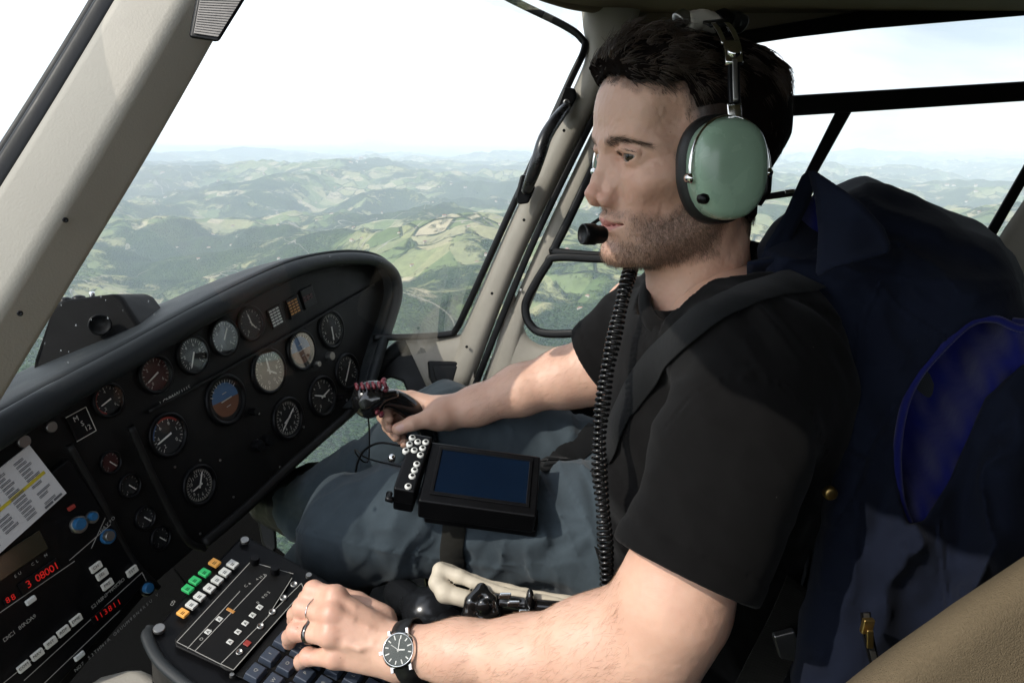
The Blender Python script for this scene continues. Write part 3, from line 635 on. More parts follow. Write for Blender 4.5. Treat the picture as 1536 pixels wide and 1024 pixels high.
def dirp(a): """unit vector at clock angle a (deg, 0 = up, clockwise) in the panel plane"""; return -VD*math.cos(math.radians(a))+U*math.sin(math.radians(a))
def gauge(px, py, rpx, label, kind='plain', needles=((220, .8),), ticks=12, digits='', sweep=(-140, 140), face=None, big=False, arc=None):
    R_ = rad(px, py, rpx); c = PP(px, py, 0.); g = MB()
    Q = [(R_*1.13, .0), (R_*1.13, .0035), (R_*1.05, .0052), (R_*.94, .0048), (R_*.90, .0), (R_*.90, -.006)]
    g.lathe(c, U, -VD, NP_, Q, 40); go = g.build('gauge', M_blackp, panel, smooth=True); go['label'] = label
    for p_ in go.data.polygons: pass
    fc = MB().disc(c-NP_*-.0004, U, -VD, R_*.905, n=40); f_ = face or M_face
    fc.build('dial', f_, go)
    mk = MB(); zo = NP_*.0012
    for k in range(ticks*2+1):
        a = sweep[0]+(sweep[1]-sweep[0])*k/(ticks*2); d_ = dirp(a); s_ = np.cross(NP_, d_); ln = .16 if k % 2 == 0 else .09; w_ = R_*(.018 if k % 2 == 0 else .010)
        a0 = c+zo+d_*R_*.86; a1 = c+zo+d_*R_*(.86-ln); mk.add([a0+s_*w_, a0-s_*w_, a1-s_*w_, a1+s_*w_], [(0, 1, 2, 3)], 0)
    for k, ch in enumerate(digits):
        a = sweep[0]+(sweep[1]-sweep[0])*(k+.0)/max(1, len(digits)-1); text(mk, str(ch), c+zo+dirp(a)*R_*.56, U, -VD, R_*.26)
    if arc:
        for (a0, a1, mi) in arc:
            K = 14; V = []
            for k in range(K+1):
                d_ = dirp(a0+(a1-a0)*k/K); V += [c+zo*1.2+d_*R_*.88, c+zo*1.2+d_*R_*.78]
            mk.add(V, [(2*k, 2*k+1, 2*k+3, 2*k+2) for k in range(K)], mi)
    if kind == 'horizon':
        for (a0, mi) in ((0, 1), (180, 2)):
            K = 24; V = [c+zo*.5]+[c+zo*.5+dirp(a0-98+14+180*k/K)*R_*.74 for k in range(K+1)]; mk.add(V, [(0, k, k+1) for k in range(1, K+1)], mi)
        mk.box(c+zo*2, U*R_*.30, -VD*R_*.02, NP_*.0004, 0); mk.box(c+zo*2+dirp(0)*R_*.3, U*R_*.12, -VD*R_*.012, NP_*.0004, 0); mk.box(c+zo*2-dirp(0)*R_*.3, U*R_*.12, -VD*R_*.012, NP_*.0004, 0)
    mk.build('markings', [M_mark, M_redm if kind != 'horizon' else M_skyf, M_mark if kind != 'horizon' else M_earth, M_bluef, M_orange], go)
    for (a, l) in needles:
        d_ = dirp(a); s_ = np.cross(NP_, d_); zz = NP_*.0028; nb = MB()
        nb.poly([c+zz-d_*R_*.16+s_*R_*.045, c+zz-d_*R_*.16-s_*R_*.045, c+zz+d_*R_*l*.8-s_*R_*.035, c+zz+d_*R_*l*.92, c+zz+d_*R_*l*.8+s_*R_*.035], NP_*.0006); nb.build('needle', M_needle, go)
    MB().disc(c+NP_*.0044, U, -VD, R_*.93, n=40).build('glass', M_gglass, go, smooth=False)
    return go
A1 = [(60, 140, 1)]
gauge(161, 600, 24, 'narrow red edged gauge left of the red faced gauge', needles=((260, .7),), ticks=8, face=M_face, arc=[(-150, -30, 1)], digits='246')
gauge(232, 561, 27, 'dark red faced gauge in the top row', needles=((252, .8),), ticks=9, face=M_redf, digits='0246')
gauge(288, 532, 27, 'olive grey gauge third in the top row', needles=((215, .85),), ticks=14, digits='024681')
gauge(335, 506, 26, 'gauge with sky reflection fourth in the top row', needles=((40, .7),), ticks=10, digits='0246')
gauge(375, 485, 24, 'small gauge last in the top row', needles=((355, .7), (150, .5)), ticks=8, digits='024')
gauge(338, 599, 35, 'large artificial horizon gauge in the middle of the panel', 'horizon', needles=(), ticks=6, sweep=(-60, 60))
gauge(402, 556, 32, 'wide gauge right of the artificial horizon', needles=((5, .7), (130, .55)), ticks=16, digits='024680', sweep=(-160, 160))
gauge(451, 525, 28, 'smaller blue and brown horizon gauge at the right', 'horizon', needles=(), ticks=6, sweep=(-60, 60))
gauge(496, 494, 26, 'far right upper gauge with a ring of figures', needles=((190, .7),), ticks=18, digits='36912', sweep=(-170, 150))
gauge(520, 557, 25, 'far right lower gauge beside the hood', needles=((45, .8), (225, .7)), ticks=12, digits='0246')
gauge(483, 594, 28, 'gauge with two thin crossed needles near the lower rail', needles=((300, .8), (80, .7)), ticks=8, digits='024')
gauge(431, 627, 29, 'altimeter like gauge with three needles', needles=((240, .85), (60, .7), (255, .45)), ticks=25, digits='0123456789', sweep=(0, 324))
gauge(251, 652, 31, 'gauge with red and blue arcs', needles=((262, .85),), ticks=12, digits='246810', arc=[(-20, 60, 1), (-80, -30, 3)])
gauge(298, 727, 28, 'clock with white figures at the bottom of the panel', needles=((35, .8), (265, .6)), ticks=30, digits=['12', '1', '2', '3', '4', '5', '6', '7', '8', '9', '10', '11'], sweep=(0, 330))
for (x, y, r_, lb, rd) in ((164, 693, 16, 'small red faced gauge at the top of the narrow column', True), (193, 728, 17, 'small gauge with a white corner in the narrow column', False), (216, 776, 16, 'small gauge third down the narrow column', False), (239, 806, 16, 'small gauge with a red mark at the foot of the narrow column', False)):
    gauge(x, y, r_, lb, needles=((150, .8),), ticks=6, face=M_redf if rd else None, digits='12', arc=[(-60, 0, 1)] if not rd else None)
# warning light blocks
def tile(mb, px, py, w, h, mi=0, off=.002, th=.002, plane=None, u=None, v=None):
    Pf = plane or PP; u = U if u is None else u; v = VD if v is None else v; d = w2c(Pf(px, py))[2]/FPX; mb.box(Pf(px, py, off), u*w*d/2, v*h*d/2, np.cross(u, v)*th, mi)
for (x, y, m_, nm, rows) in ((414, 475, M_whitelit, 'white legend block', 6), (441, 460, M_orange, 'amber legend block', 5), (462, 446, M_redf, 'red warning block', 2)):
    mb = MB(); tile(mb, x, y, 28, 30); q = mb.build('annunciator', M_blackp, panel, bevel=.001); q['label'] = nm+' of the warning panel'
    mb = MB(); d = w2c(PP(x, y))[2]/FPX
    for k in range(rows):
        for s_ in range(3): c = PP(x, y, .0045)+VD*(k-(rows-1)/2)*4.4*d+U*(s_-1)*7.6*d; mb.box(c, U*2.9*d, VD*1.3*d, NP_*.0004)
    mb.build('legend', m_, q)
def knob(px, py, rpx, m, off=.0, plane=PP, n=NP_, u=U, v=None, h=.008, parent=panel, name='knob', lab=None):
    v = -VD if v is None else v; c = plane(px, py, off); r_ = rpx*w2c(c)[2]/FPX; o = MB().lathe(c, u, v, n, [(r_, 0), (r_, h*.8), (r_*.9, h), (r_*.3, h*1.02), (.0001, h)], 24).build(name, m, parent, smooth=True)
    md = o.modifiers.new('e', 'EDGE_SPLIT'); md.split_angle = math.radians(40)
    if lab: o['label'] = lab
    return o
for (x, y, r_) in ((76, 640, 8.5), (35, 662, 9.5)): knob(x, y, r_, M_dull, h=.003, name='fastener')
knob(492, 534, 6.5, M_dull, h=.01); knob(471, 546, 4.5, M_dull, h=.012); knob(507, 596, 5, M_blackp, h=.014); knob(376, 617, 6, M_blackp, h=.012); knob(422, 570, 3.4, M_dull, h=.004, name='fastener')
for (x, y) in ((262, 700), (330, 690), (386, 660), (520, 600), (388, 620), (300, 690), (455, 640), (500, 612), (350, 745), (420, 700), (300, 800), (270, 788)): knob(x, y, 1.8, M_dull, h=.0012, name='screw')
for (x, y) in ((383, 668), (398, 660)): knob(x, y, 9, M_blackp, h=.012)
# line of engraved text under the top row and the switch plate
mb = MB()
for k in range(9): t = k/8; text(mb, 'LCNMWVIUS'[k], PP(242+t*42, 605-t*24, .0012), U, -VD, .0085)
mb.build('engraved_text', M_mark, panel)
mb = MB(); tile(mb, 122, 636, 34, 40, th=.001); sp = mb.build('switch_plate', M_blackp, panel, bevel=.001)
mb = MB(); d = w2c(PP(122, 636))[2]/FPX
for a in (-1, 1): mb.box(PP(122, 636, .0035)+VD*a*20*d, U*17*d, VD*.5*d, NP_*.0002)
mb.box(PP(122, 636, .0035)+U*17*d, U*.5*d, VD*20*d, NP_*.0002)
for (a, b, s_) in ((-4, -11, 'M'), (2, 0, 'S'), (7, 10, '12')): text(mb, s_, PP(122, 636, .0035)+U*a*d+VD*b*d, U, -VD, 11*d)
mb.build('legend', M_mark, sp)

# ---------------------------------------------------------------- radio stack (left, on the panel)
radio = thing('radio_stack', 'black radio stack with ivory push buttons and red displays at the lower left', 'radio stack', PP(110, 900))
MB().poly([PP(x, y, .0145) for x, y in ((-60, 812), (104, 688), (222, 868), (98, 1016), (30, 1090), (-60, 1130))], -NP_*.014).build('stack_face', M_blackp, radio, bevel=.002)
def RP(px, py, off=0.): return PP(px, py, .0155+off)
mb = MB()
def ln(a, b, w=.00045, mb_=None, P_=RP, n_=NP_):
    A_, B_ = P_(*a, .0006), P_(*b, .0006); t = nrm(B_-A_); s_ = np.cross(n_, t)*w; (mb_ or mb).add([A_+s_, A_-s_, B_-s_, B_+s_], [(0, 1, 2, 3)])
for a, b in (((-10, 925), (112, 841)), ((104, 840), (166, 786)), ((137, 822), (158, 776)), ((36, 1020), (213, 858)), ((213, 858), (224, 880)), ((-10, 868), (60, 815)), ((5, 1024), (120, 930)), ((160, 890), (180, 870)), ((60, 1030), (180, 915))): ln(a, b)
rg2 = random.Random(4)
def scribble(mb_, a, b, n, size, P_=RP, chars='ABCDEHLMNORSTUVX0123456789', ux=None, uy=None):
    for k in range(n):
        t = (k+.5)/n
        if rg2.random() < .85: text(mb_, rg2.choice(chars), P_(a[0]+(b[0]-a[0])*t, a[1]+(b[1]-a[1])*t, .0008), U if ux is None else ux, -VD if uy is None else uy, size)
scribble(mb, (6, 960), (54, 922), 11, .0062); scribble(mb, (112, 1006), (238, 890), 26, .0056); scribble(mb, (137, 912), (186, 868), 14, .0060); scribble(mb, (20, 866), (72, 830), 8, .0045); scribble(mb, (150, 798), (172, 775), 5, .006)
mb.build('face_lettering', M_print, radio)
def ptile(x, y, w, h, m, parent, name, off=.0, th=.002, lab=None, txt=None, txtm=None, P_=RP, u=U, v=VD, n_=NP_, bev=.0008, ts=.55):
    d = w2c(P_(x, y))[2]/FPX; o = MB().box(P_(x, y, off+th), u*w*d/2, v*h*d/2, n_*th).build(name, m, parent, bevel=bev)
    if lab: o['label'] = lab
    if txt: t_ = MB(); text(t_, txt, P_(x, y, off+2*th+.0003), u, -v, h*d*ts); t_.build('legend', txtm or M_panel, o)
    return o
for (x, y, t_) in ((144, 850, 'CH'), (153, 861, 'SEL'), (161, 876, 'PRE'), (198, 856, 'TST'), (35.6, 999, 'COM'), (56, 981, 'NAV'), (76, 963, 'INT'), (95, 946, 'ADF'), (114, 929, 'DME')):
    ptile(x, y, 18, 11, M_white, radio, 'push_button', txt=t_, ts=.6)
q = ptile(60, 864, 62, 20, M_blackp, radio, 'display', th=.001); t_ = MB(); scribble(t_, (40, 878), (88, 846), 7, .012, P_=lambda x, y, o=0: RP(x, y, .0025), chars='8083125'); t_.build('digits', M_redlit, q)
q = ptile(160, 915, 50, 15, M_blackp, radio, 'display', th=.001); t_ = MB(); scribble(t_, (142, 929), (182, 900), 6, .010, P_=lambda x, y, o=0: RP(x, y, .0025), chars='1138'); t_.build('digits', M_redlit, q)
q = ptile(15, 899, 16, 10, M_blackp, radio, 'display', th=.001); t_ = MB(); scribble(t_, (8, 902), (24, 893), 2, .009, P_=lambda x, y, o=0: RP(x, y, .0025), chars='08'); t_.build('digits', M_redlit, q)
ptile(30, 832, 78, 34, mat('dark_lcd', (.028, .024, .014), rough=.2, bump=0), radio, 'display', th=.001)
ptile(107, 761, 11, 6, M_redm, radio, 'push_button'); ptile(46, 903-3, 16, 9, M_whitelit, radio, 'push_button', bev=.0015); ptile(119, 983, 17, 10, M_whitelit, radio, 'push_button', bev=.002)
M_bluek = mat('blue_cap', (.02, .10, .22), rough=.3)
for (x, y, r_, m1) in ((116, 786, 13, M_dull), (160, 804, 11, M_bluek), (219, 882, 11, M_blackp), (136, 775, 9, M_dull)):
    k_ = knob(x, y, r_, m1, plane=RP, h=.006, parent=radio, name='rotary_knob'); k2 = knob(x+1, y-1, r_*.7, M_bluek if m1 is not M_bluek else M_dull, plane=lambda a, b, o=0: RP(a, b, .006), h=.006, parent=k_, name='knob_cap')

# ---------------------------------------------------------------- checklist card
card = thing('checklist_card', 'white printed checklist card with a yellow highlighted row clipped to the panel', 'card', RP(30, 740, .006))
Cc = [RP(x, y, .006) for x, y in ((44, 667), (100, 739))]
ex = nrm(RP(0, 688.5, .006)-Cc[0]); ex = -ex; ey = nrm(Cc[1]-Cc[0]); ex = nrm(ex-ey*np.dot(ex, ey)); H_ = np.linalg.norm(Cc[1]-Cc[0]); nz = np.cross(ex, ey); nz = nz if np.dot(nz, NP_) > 0 else -nz
wC = .15; O_ = Cc[0]-ex*wC
def CQ(a, b, o=0): return O_+ex*a*wC+ey*b*H_+nz*o
MB().poly([CQ(0, 0), CQ(1, 0), CQ(1, 1), CQ(0, 1)], -nz*.0015).build('card_sheet', mat('paper', (.56, .55, .54), rough=.6, var=.05, vscale=20, bump=.05), card)
mb = MB(); hl = MB()
for r_ in range(13):
    for c_ in range(6):
        if rg2.random() < .88:
            w_ = .06+.05*rg2.random(); x0 = .06+c_*.155; y0 = .08+r_*.066
            for l_ in range(2): mb.poly([CQ(x0, y0+l_*.024, .0006), CQ(x0+w_, y0+l_*.024, .0006), CQ(x0+w_, y0+.012+l_*.024, .0006), CQ(x0, y0+.012+l_*.024, .0006)])
for x0 in (.82, .90): mb.poly([CQ(x0, .925, .0006), CQ(x0+.07, .925, .0006), CQ(x0+.07, .965, .0006), CQ(x0, .965, .0006)])
mb.build('printed_rows', mat('grey_print', (.11, .11, .12), rough=.7), card)
hl.poly([CQ(0, .46, .0003), CQ(.97, .46, .0003), CQ(.97, .515, .0003), CQ(0, .515, .0003)]).build('highlighted_row', mat('yellow_marker', (.50, .40, .03), rough=.6), card)

# ---------------------------------------------------------------- box on top of the hood
M_boxp = mat('sooty_black_plastic', (.0028, .0028, .003), rough=.6, spec=.12, var=.2)
cb = thing('hood_top_box', 'black moulded instrument box standing on top of the panel hood beside the post', 'instrument box', W(135, 530, .98))
fr_ = [(44, 578, .90), (50, 540, .905), (76, 462, .93), (92, 450, .935), (172, 440, .955), (184, 447, .957), (222, 508, .95), (120, 560, .91)]
P_ = P3(fr_); bk = [p_+np.array([.00, .085, -.004])+(np.array([0, 0, -.012]) if 1 < i < 6 else 0) for i, p_ in enumerate(P_)]
n_ = len(P_); ob = MB().add(P_+bk, [tuple(range(n_)), tuple(range(2*n_-1, n_-1, -1))]+[(i, n_+i, n_+(i+1) % n_, (i+1) % n_) for i in range(n_)]).build('housing', M_boxp, cb, bevel=.006, seg=4)
c = W(150, 487, .922); ax = -nrm(c); a1 = nrm(np.cross(ax, (0, 0, 1))); a2 = np.cross(a1, ax)
MB().lathe(c, a1, a2, ax, [(.0135, -.01), (.0135, .0005), (.0115, .0010), (.0105, -.0003), (.0001, -.0003)], 28).build('lens', M_blackp, cb, smooth=True)
for (x, y, m1) in ((98, 449, M_blackp), (118, 446, M_blackp), (138, 441, M_steel)):
    c = W(x, y, .965); MB().lathe(c, np.array([1, 0, 0.]), np.array([0, 1, 0.]), np.array([0, 0, 1.]), [(.008 if m1 is M_blackp else .0035, -.006), (.008 if m1 is M_blackp else .0035, .001), (.003, .003), (.0001, .003)], 16).build('top_screw', m1, cb, smooth=True)
# demister hose edge behind the hood
mb = MB(); mb.tube(spline(P3([(205, 478, 1.08), (250, 467, 1.12), (285, 460, 1.17), (312, 450, 1.22)]), 20), .0018, 8); mb.build('windscreen_base_wire', M_steel, cabin, smooth=True)
slab('windscreen_base', [(150, 500, 1.07), (205, 480, 1.09), (285, 463, 1.18), (315, 452, 1.24), (420, 430, 1.34), (420, 520, 1.34), (150, 560, 1.05)], .01, M_hood)
rail('door_sill_tube', [(560, 560, 1.42), (585, 532, 1.42), (612, 512, 1.42)], .014, .016, M_hood)
slab2('side_wall', [(585, 520), (612, 512), (640, 575), (668, 612), (716, 640), (716, 700), (600, 610), (612, 590), (604, 572), (585, 566), (565, 580), (560, 560)], .01, M_blackp, off=.04)

# ---------------------------------------------------------------- centre console with keypad
BV = nrm(np.array([.92, -.37, -.30])); BV = nrm(BV-U*np.dot(BV, U)); NC = np.cross(U, BV); NC = NC if NC[2] > 0 else -NC
CO_ = W(430, 950, .797)
def CPt(px, py, off=0.): r = W(px, py, 1.); return r*(np.dot(NC, CO_)+off)/np.dot(NC, r)
con = thing('centre_console', 'black centre console with lit buttons and a square keypad under the hand', 'console', CPt(380, 960, -.1))
hp = [(262, 905), (365, 797), (482, 862), (640, 960), (560, 1110), (330, 1060), (248, 1000), (222, 952)]
MB().poly([CPt(x, y, -.004) for x, y in hp], -NC*.05+np.array([0, 0, -.02])).build('housing', M_blackp, con, bevel=.006, seg=4)
rail('housing_rim', [(*proj(CPt(x, y, -.006))[:2], proj(CPt(x, y, -.006))[2]) for x, y in ((226, 944), (222, 958), (250, 1002), (330, 1056), (470, 1100))], .006, .008, M_hood, con)
MB().poly([CPt(x, y, -.07) for x, y in ((225, 930), (370, 800), (700, 960), (560, 1180), (225, 1180))], (0, 0, -.4)).build('pedestal', M_dark, con, bevel=.02)
MB().poly([CPt(x, y, -.09) for x, y in ((120, 1010), (215, 985), (262, 1020), (330, 1070), (400, 1160), (100, 1160))], (0, 0, -.3)).build('side_cover', M_beige, con, bevel=.02)
def plate(pxs, m, name, off, th=.003, bev=.0015): return MB().poly([CPt(x, y, off) for x, y in pxs], -NC*th).build(name, m, con, bevel=bev)
p1 = plate([(262, 958), (268, 950), (372, 842), (382, 838), (440, 858), (437, 866), (352, 1004), (340, 1004), (264, 968)], M_panel, 'control_unit', .003)
p2 = plate([(329, 996), (452, 872), (458, 876), (456, 884), (350, 1006), (338, 1003)], M_panel, 'switch_strip', .006)
mb = MB()
for a, b in (((265, 962), (376, 842)), ((376, 842), (440, 860)), ((265, 962), (340, 1000)), ((352, 1003), (438, 866)), ((281, 972), (360, 886)), ((292, 976), (400, 862))): ln(a, b, .0004, mb, lambda x, y, o=0: CPt(x, y, .0036), NC)
for a, b in (((331, 995), (452, 874)), ((452, 874), (456, 884)), ((456, 884), (350, 1004)), ((350, 1004), (331, 995))): ln(a, b, .0004, mb, lambda x, y, o=0: CPt(x, y, .0068), NC)
cux, cuy = U, -BV
for (a, b, n_) in (((300, 960), (318, 942), 4), ((366, 880), (400, 860), 6), ((385, 905), (405, 886), 5), ((254, 912), (262, 900), 3)): scribble(mb, a, b, n_, .005, P_=lambda x, y, o=0: CPt(x, y, .0038), ux=cux, uy=cuy)
mb.build('console_lettering', M_print, con)
ptc = dict(P_=CPt, u=U, v=BV, n_=NC)
for (x, y, m1, lb) in ((281.7, 883, M_grnb, 'green'), (292.5, 870.6, M_grnb, 'green'), (307, 858.6, M_grnb, 'green'), (322, 844, M_amber, 'amber'), (274.4, 919, M_amber, 'amber'), (287.5, 906.8, M_whitelit, None), (299.6, 894.4, M_whitelit, None), (314.4, 882, M_whitelit, None), (326, 869.8, M_whitelit, None), (337.5, 858, M_whitelit, None), (349, 846, M_whitelit, None)):
    ptile(x, y, 12, 15, m1, con, 'push_button', lab=(lb+' lit square push button') if lb else None, txt='=', ts=.8, **ptc)
for (x, y) in ((345, 962), (357, 947), (368, 934), (379, 922), (389.5, 910), (329, 928), (312, 947)): ptile(x, y, 8, 9, M_whitelit, con, 'legend_tag', off=.003, th=.0006, txt='A', ts=.8, **ptc)
ptile(371, 964, 9, 10, M_redm, con, 'legend_tag', off=.006, th=.0008, **ptc); ptile(346, 915, 5, 14, M_orange, con, 'legend_tag', off=.003, th=.0006, **ptc)
kc = dict(n=NC, u=U, v=-BV, parent=con)
for (x, y, r_) in ((238.8, 944.4, 8.5), (367, 812, 6.5), (463, 864.6, 4.5), (347.8, 1014, 3.5)): knob(x, y, r_, M_dull, plane=CPt, h=.004, name='fastener', **kc)
for (x, y) in ((441, 876.5), (425, 896.8), (408.5, 917.5), (390.7, 939), (359, 977.8)):
    c = CPt(x, y, .0065); r_ = 5.2*w2c(c)[2]/FPX; o = MB().lathe(c, U, -BV, NC, [(r_, 0), (r_, .0015), (r_*.72, .0018), (r_*.70, .0006), (.0001, .0006)], 20).build('jack_ring', [M_dull], con, smooth=True)
for (x, y) in ((382, 846), (411.6, 861)): knob(x, y, 7, M_blackp, plane=CPt, h=.012, name='rotary_knob', **kc)
M_key = mat('slate_key', (.035, .045, .065), rough=.38, var=.15, vscale=80, bump=.1, bscale=800)
k0 = np.array([383.5, 1007.6]); du = CPt(404, 982.6)-CPt(383.5, 1007.6); dv = CPt(412, 1019.5)-CPt(383.5, 1007.6); du = U*np.linalg.norm(du); dv = BV*np.linalg.norm(dv)*1.0
plate([(352, 1012), (458, 886), (640, 980), (560, 1090)], M_panel, 'keypad_base', .001, .002)
for i in range(-1, 5):
    for j in range(0, 7):
        c = CPt(*k0, .005)+du*i+dv*j
        if (i, j) == (-1, 0): continue
        kk = MB(); a = np.linalg.norm(du)*.42; b_ = np.linalg.norm(dv)*.40; tp = NC*.0055
        kk.add([c-U*a-BV*b_-tp, c+U*a-BV*b_-tp, c+U*a+BV*b_-tp, c-U*a+BV*b_-tp]+[c+(x*U*a+y*BV*b_)*.82+tp*.6 for x, y in ((-1, -1), (1, -1), (1, 1), (-1, 1))], [(3, 2, 1, 0), (4, 5, 6, 7), (0, 1, 5, 4), (1, 2, 6, 5), (2, 3, 7, 6), (3, 0, 4, 7)])
        o = kk.build('key', M_key, con, bevel=.0012); t_ = MB(); text(t_, 'QWERTYUIOPASDFGHJKLZXCVBNM0123456789'[(i*7+j) % 36], c+tp*.6+NC*.0004, U, -BV, a*.55); t_.build('legend', M_print, o)
# ================================================================ PERSON: head
HYAW = math.radians(17.5)
HF = np.array([-math.cos(HYAW), -math.sin(HYAW), 0.]); HL = np.array([math.sin(HYAW), -math.cos(HYAW), 0.]); HU = np.array([0, 0, 1.])
HO = W(1033, 232, .775)
HS = 1.0
def h2w(p): p = np.asarray(p, float)*HS; return HO+p[..., 0:1]*HF+p[..., 1:2]*HL+p[..., 2:3]*HU
def head_sdf(P):
    x, y, z = P[:, 0], P[:, 1], P[:, 2]; a = np.stack([x, np.abs(y), z], -1)
    d = ell(a, (-.012, 0, .034), (.092, .074, .075))
    d = smin(d, ell(a, (.024, 0, .030), (.067, .064, .066)), .03)
    d = smin(d, ell(a, (.066, 0, .044), (.031, .054, .042)), .03)
    d = smin(d, ell(a, (.026, 0, -.035), (.060, .055, .074)), .03)
    d = smin(d, cap(a, (.000, .052, -.052), (.058, .024, -.098), .017, .013), .03)
    d = smin(d, ell(a, (.079, 0, -.1005), (.0165, .021, .0145)), .022)
    d = smin(d, ell(a, (.066, 0, -.066), (.0275, .029, .028)), .022)
    d = smin(d, ell(a, (.052, .040, -.026), (.028, .021, .017)), .026)
    # hollow of the cheek, temple
    d = smax(d, -ell(a, (.052, .070, -.060), (.024, .016, .022)), .025)
    d = smax(d, -ell(a, (.060, .078, .030), (.024, .016, .024)), .02)
    # brow ridge and eye socket
    d = smin(d, chain(a, [(.0935, 0, .0125), (.0905, .018, .0135), (.0795, .036, .0150), (.064, .048, .009)], [.0078, .0088, .0085, .0068]), .014)
    d = smax(d, -ell(a, (.095, .031, -.001), (.0180, .0185, .0115)), .012)
    # nose
    d = smin(d, chain(a, [(.0915, 0, .006), (.0965, 0, -.008), (.1025, 0, -.024), (.1065, 0, -.037)], [.0062, .0066, .0066, .0078]), .010)
    d = smin(d, cap(a, (.084, .008, -.012), (.094, .0115, -.041), .0085, .0085), .012)
    d = smin(d, ell(a, (.1085, 0, -.0390), (.0082, .0074, .0068)), .006)
    d = smin(d, ell(a, (.0970, .0132, -.0445), (.0112, .0062, .0076)), .0035)
    d = smin(d, cap(a, (.1085, 0, -.0465), (.092, 0, -.0515), .0040, .0045), .005)
    d = smax(d, -cap(a, (.1030, .0066, -.0515), (.097, .0075, -.0500), .0029, .0029), .003)
    d = smax(d, -ell(a, (.0925, .0235, -.0440), (.0040, .0030, .0080)), .007)   # nasolabial crease
    # eyelids over the eyeball
    EC = (.0765, .0315, -.001)
    sph = ell(a, EC, (.0138, .0172, .0134))
    slit = np.abs(z+.0014-.0012*((a[:, 1]-.031)/.012))-.0041*(1-((a[:, 1]-.0330)/.0162)**2)
    slit = np.where(x > .070, slit, 1.)
    lid = smax(sph, -slit*.8, .0012)
    d = smin(d, lid, .005)
    d = np.maximum(d, -np.maximum(np.maximum(slit*.8, ell(a, EC, (.0175, .0172, .0125))), .068-x))
    d = smin(d, chain(a, [(.0905, .017, .0045), (.0915, .031, .0062), (.0835, .0455, .0020)], [.0022, .0028, .0024]), .006)   # lid fold
    # mouth
    d = smin(d, ell(a, (.0882, 0, -.0645), (.0085, .0215, .0048)), .005)
    d = smin(d, ell(a, (.0870, 0, -.0765), (.0090, .0180, .0056)), .005)
    d = smin(d, ell(a, (.0915, .006, -.0620), (.0035, .006, .0030)), .004)
    mz = -.0702-.0016*np.cos(a[:, 1]*130)
    d = smax(d, -(np.sqrt((z-mz)**2+(np.maximum(a[:, 1]-.023, 0))**2+(np.maximum(.086-.25*a[:, 1]-x, 0))**2)-.0003), .0022)
    d = smax(d, -ell(a, (.097, 0, -.0865), (.0075, .020, .0055)), .010)
    d = smax(d, -ell(a, (.0975, 0, -.0575), (.0035, .0028, .007)), .004)
    # neck
    nk = chain(a, [(-.022, 0, -.045), (-.024, 0, -.10), (-.032, 0, -.17), (-.050, 0, -.26)], [.050, .049, .054, .066])
    nk = smin(nk, cap(a, (-.018, .046, -.055), (.016, .018, -.185), .012, .011), .018)
    nk = smin(nk, cap(a, (.010, 0, -.10), (.006, 0, -.18), .024, .024), .03)
    nk = smin(nk, ell(a, (.027, 0, -.140), (.010, .010, .013)), .015)
    d = smin(d, nk, .026)
    # ear
    e = ell(a, (-.0, .072, -.008), (.014, .007, .026)); d = smin(d, e, .006)
    d = d + .0003*fbm(P*260, 2) + .0006*fbm(P*45, 2, 5)
    return d
def hairmask(P):
    """>0 on the hair-bearing scalp (metres from the hairline)"""
    x, y, z = P[:, 0], np.abs(P[:, 1]), P[:, 2]
    front = .0665+.004*np.cos(y*60)-.10*np.maximum(y-.030, 0)
    tmpl = .051-.014*np.clip((.062-z)/.03, 0, 1)+.012*np.clip((.022-z)/.02, 0, 1)-.30*np.clip(.0-z, 0, .1)
    top = z-front
    side = np.minimum(tmpl-x, z+.030+.9*np.maximum(-x, 0))
    m = np.maximum(top, np.minimum(side, z+.085))
    return m+.0030*fbm(P*140, 2, 3)
def beardmask(P):
    x, y, z = P[:, 0], np.abs(P[:, 1]), P[:, 2]
    up = -.050-.30*np.maximum(y-.018, 0)+.9*np.maximum(.052-x, 0)      # upper edge
    up = np.where(y < .018, -.0500, up)
    m = np.minimum(up-z, z+.124-.30*np.maximum(.06-x, 0))
    m = np.minimum(m, x+.012)
    lips = (np.abs(z+.0710)-.0078)*1. ; lipw = y-.024
    m = np.minimum(m, np.maximum(lips, lipw))
    mu = np.minimum(np.minimum(-.0500-.12*y-z, z+.0640+.10*y)*2.2, np.minimum(.032-y, x-.072)); m = np.maximum(m, mu)
    return np.clip((m+.002+.004*fbm(P*70, 2, 9))/.014, 0, 1)*(.75+.25*np.clip((.08-x)/.03, -1, 1))

